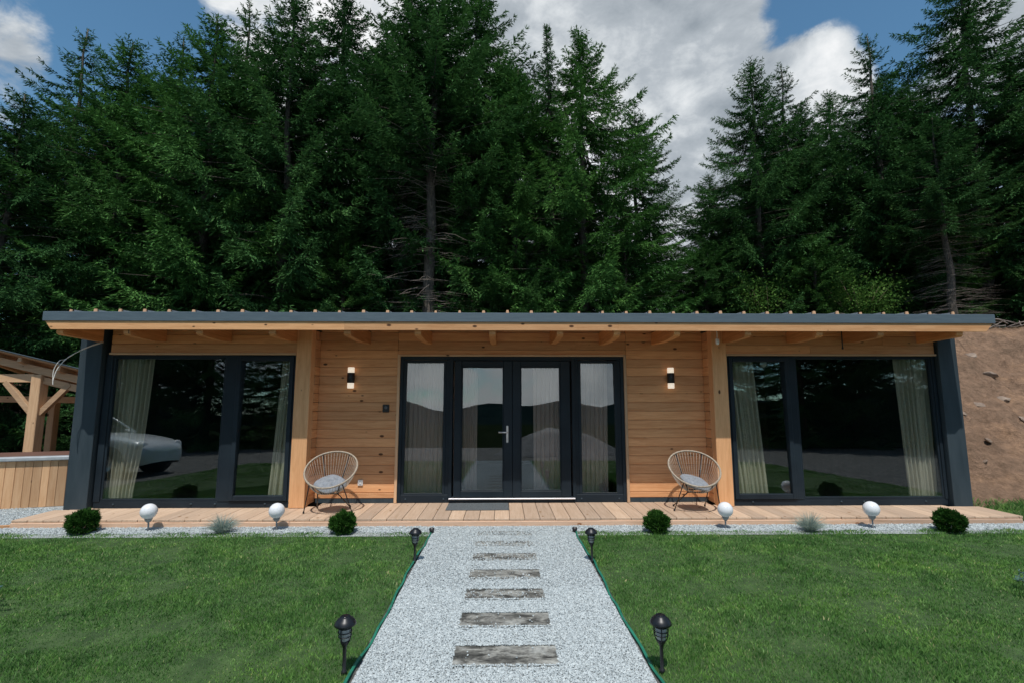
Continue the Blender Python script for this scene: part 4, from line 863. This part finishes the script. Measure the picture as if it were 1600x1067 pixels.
for i in range(70):
    x = g.uniform(8.6, 15.5); y = g.uniform(12.2, 14.6); a = g.uniform(0, 6.283); l = g.uniform(.5, 1.8); z = terr(x, y); p = []
    for t in (0, .3, .6, 1): xx, yy = x+math.cos(a)*l*t, y+math.sin(a)*l*t; p.append((xx, yy, max(z, terr(xx, yy))+.04+.35*l*t*(1-t)+g.uniform(0, .12)))
    b.tube(smooth_pts(p, 3), [.022-.0018*k for k in range(10)], 5)
tag(b.build('brushwood', deadm), kind='stuff')
# ------------------------------------------------------------------ behind the viewer, seen in the glass
vs = []; n, k = 60, 16
for j in range(k+1):
    r = j/k
    for i in range(n):
        a = 6.283*i/n; e = 1+.14*math.sin(3*a+1)+.07*math.sin(7*a); z = 1.05*math.cos(r*1.5708)**1.25+.08*noise.noise(Vector((math.cos(a)*r*4, math.sin(a)*r*4, 2))); vs.append((r*2.6*e*math.cos(a), r*2.0*e*math.sin(a), z-.02-.1*(r >= 1)))
fs = [(j*n+i, j*n+(i+1) % n, (j+1)*n+(i+1) % n, (j+1)*n+i) for j in range(k) for i in range(n)]
o = npmesh('gravel_heap', np.array(vs), np.array(fs), gravelmat('heap_gravel', [(0, (.12, .12, .12)), (.5, (.24, .24, .24)), (1, (.36, .36, .37))], 22), smooth=True); o.location = (2.1, -4.6, 0); tag(o, 'heap of pale gravel mirrored in the right door', 'gravel heap')
# parked car
paint = mat('silver_paint', (.75, .78, .8), .28, .1); paint.node_tree.nodes['Principled BSDF'].inputs['Coat Weight'].default_value = .6
carg = mat('car_glass', (.01, .012, .014), .05); tyre = mat('tyre_rubber', (.015, .015, .015), .8); clad = mat('car_cladding', (.03, .032, .035), .6)
car = empty('parked_car', (-10.9, 2.1, .005)); tag(car, 'silver car parked in the yard, mirrored in the left window', 'car')
def loft(name, secs, m_, parent):      # secs: list of (x, [(y, z)...]) half sections mirrored
    vs = []; 
    for x, pr in secs:
        full = [(-y, z) for y, z in pr]+[(y, z) for y, z in reversed(pr)]; vs += [(x, y, z) for y, z in full]
    n = len(secs[0][1])*2; fs = [[i*n+k, i*n+k+1, (i+1)*n+k+1, (i+1)*n+k] for i in range(len(secs)-1) for k in range(n-1)]
    fs += [list(range(n)), [(len(secs)-1)*n+k for k in range(n)][::-1]]; b = MB(); b.add(vs, fs, .5, True); o = b.build(name, m_, parent)
    s = o.modifiers.new('s', 'SUBSURF'); s.levels = 2; s.render_levels = 2; return o
def bsec(x, w_, z0, zs, zt): return (x, [(w_*.9, z0), (w_, z0+.12), (w_*1.0, (z0+zs)/2), (w_*.97, zs), (w_*.8, zt), (.0001, zt+.02)])
loft('body', [bsec(2.22, .62, .35, .62, .68), bsec(2.14, .80, .28, .72, .80), bsec(1.9, .88, .24, .84, .93), bsec(1.3, .9, .24, .93, 1.02), bsec(.8, .91, .24, .97, 1.06), bsec(0, .91, .24, .98, 1.05), bsec(-1.2, .91, .24, 1.0, 1.06), bsec(-1.9, .89, .26, .98, 1.05), bsec(-2.15, .8, .32, .92, 1.0)], paint, car)
def rsec(x, w_, z0, z1): return (x, [(w_, z0), (w_*.97, (z0+z1)/2), (w_*.8, z1-.03), (.0001, z1)])
loft('cabin_glass', [rsec(.92, .8, .95, 1.02), rsec(.75, .81, .95, 1.1), rsec(.2, .78, .95, 1.42), rsec(-.1, .77, .95, 1.52), rsec(-1.2, .76, .95, 1.55), rsec(-1.8, .74, .95, 1.35), rsec(-2.0, .7, .95, 1.1)], carg, car)
loft('roof', [rsec(-.05, .66, 1.49, 1.53), rsec(-.3, .68, 1.5, 1.56), rsec(-1.2, .67, 1.51, 1.58), rsec(-1.75, .62, 1.4, 1.46)], paint, car)
for s in (-1, 1):
    MB().tube([(.82, s*.77, 1.06), (.2, s*.73, 1.43), (-.15, s*.70, 1.54), (-1.2, s*.69, 1.57)], .03, 8).build('pillar', paint, car)
    MB().box(-1.25, 1.25, s*.905-.02, s*.905+.02, .2, .32, ch=.01).build('side_skirt', clad, car)
    MB().lathe([(0, 0), (.09, .0), (.12, -.03), (.12, -.1), (0, -.1)], 20, (2.12, s*.62, .74), M=Matrix.Rotation(R(90), 4, 'Y') @ Matrix.Scale(1.5, 4, (0, 1, 0))).build('headlight', mat('headlight_glass', (.7, .72, .75), .1), car)
    MB().box(.35, .55, s*1.0-.09, s*1.0+.09, 1.02, 1.14, ch=.03).build('door_mirror', paint, car)
    for x in (1.42, -1.35):
        Mx = Matrix.Rotation(R(90), 4, 'X')
        MB().lathe([(0, .12), (.40, .12), (.405, .1), (.405, -.1), (.40, -.12), (0, -.12)], 32, (x, s*.80, .36), M=Mx).build('wheel_arch', clad, car)
        wl = MB().lathe([(.2, .12), (.30, .13), (.345, .1), (.345, -.1), (.3, -.13), (.2, -.12)], 32, (x, s*.83, .345), M=Mx).build('wheel', tyre, car)
        MB().lathe([(0, .10), (.05, .115), (.18, .09), (.215, .12), (.215, -.12), (.18, -.09), (.05, -.115), (0, -.1)], 24, (x, s*.83, .345), M=Mx).build('rim', mat('alloy', (.5, .5, .52), .3, .9), wl)
# small blue spruces whose tips enter at both edges
bsp = leafmat('blue_spruce_needles', [(0, (.05, .11, .11)), (.5, (.10, .19, .19)), (1, (.2, .3, .29))], .15)
for i, (x, y, lab) in enumerate(((-4.3, 4.0, 'small blue spruce sapling entering the lawn at the left edge'), (4.66, 4.05, 'small blue spruce sapling entering the lawn at the right edge'))):
    g = np.random.default_rng(90+i); root = empty('spruce_sapling', (x, y, .0)); tag(root, lab, 'sapling', 'blue spruce saplings on the lawn'); Q = []
    H_ = .55; b = MB().tube([(0, 0, -.02), (0, 0, H_)], [.012, .004], 6)
    for k in range(46):
        z = .06+k/46*(H_-.08); Lk = .42*(1-z/H_)+.06; a = g.uniform(0, 6.283); e = np.array([math.cos(a)*Lk, math.sin(a)*Lk, z+.1*Lk]); s_ = np.array([0, 0, z]); b.tube([tuple(s_), tuple(e)], [.004, .002], 4, caps=False)
        m_n = 90; t = g.uniform(.1, 1, m_n); P = s_+(e-s_)*t[:, None]; D = unit((e-s_)/Lk*.6+g.normal(0, .7, (m_n, 3))); S = unit(np.cross(D, g.normal(0, 1, (m_n, 3)))); Q.append(kites(P, D, S, g.uniform(.03, .055, m_n), np.full(m_n, .009)))
    q = np.concatenate(Q); npmesh('foliage', q.reshape(-1, 3), np.arange(len(q)*4).reshape(-1, 4), bsp, g.random(len(q)), root); b.build('trunk', barks, root)
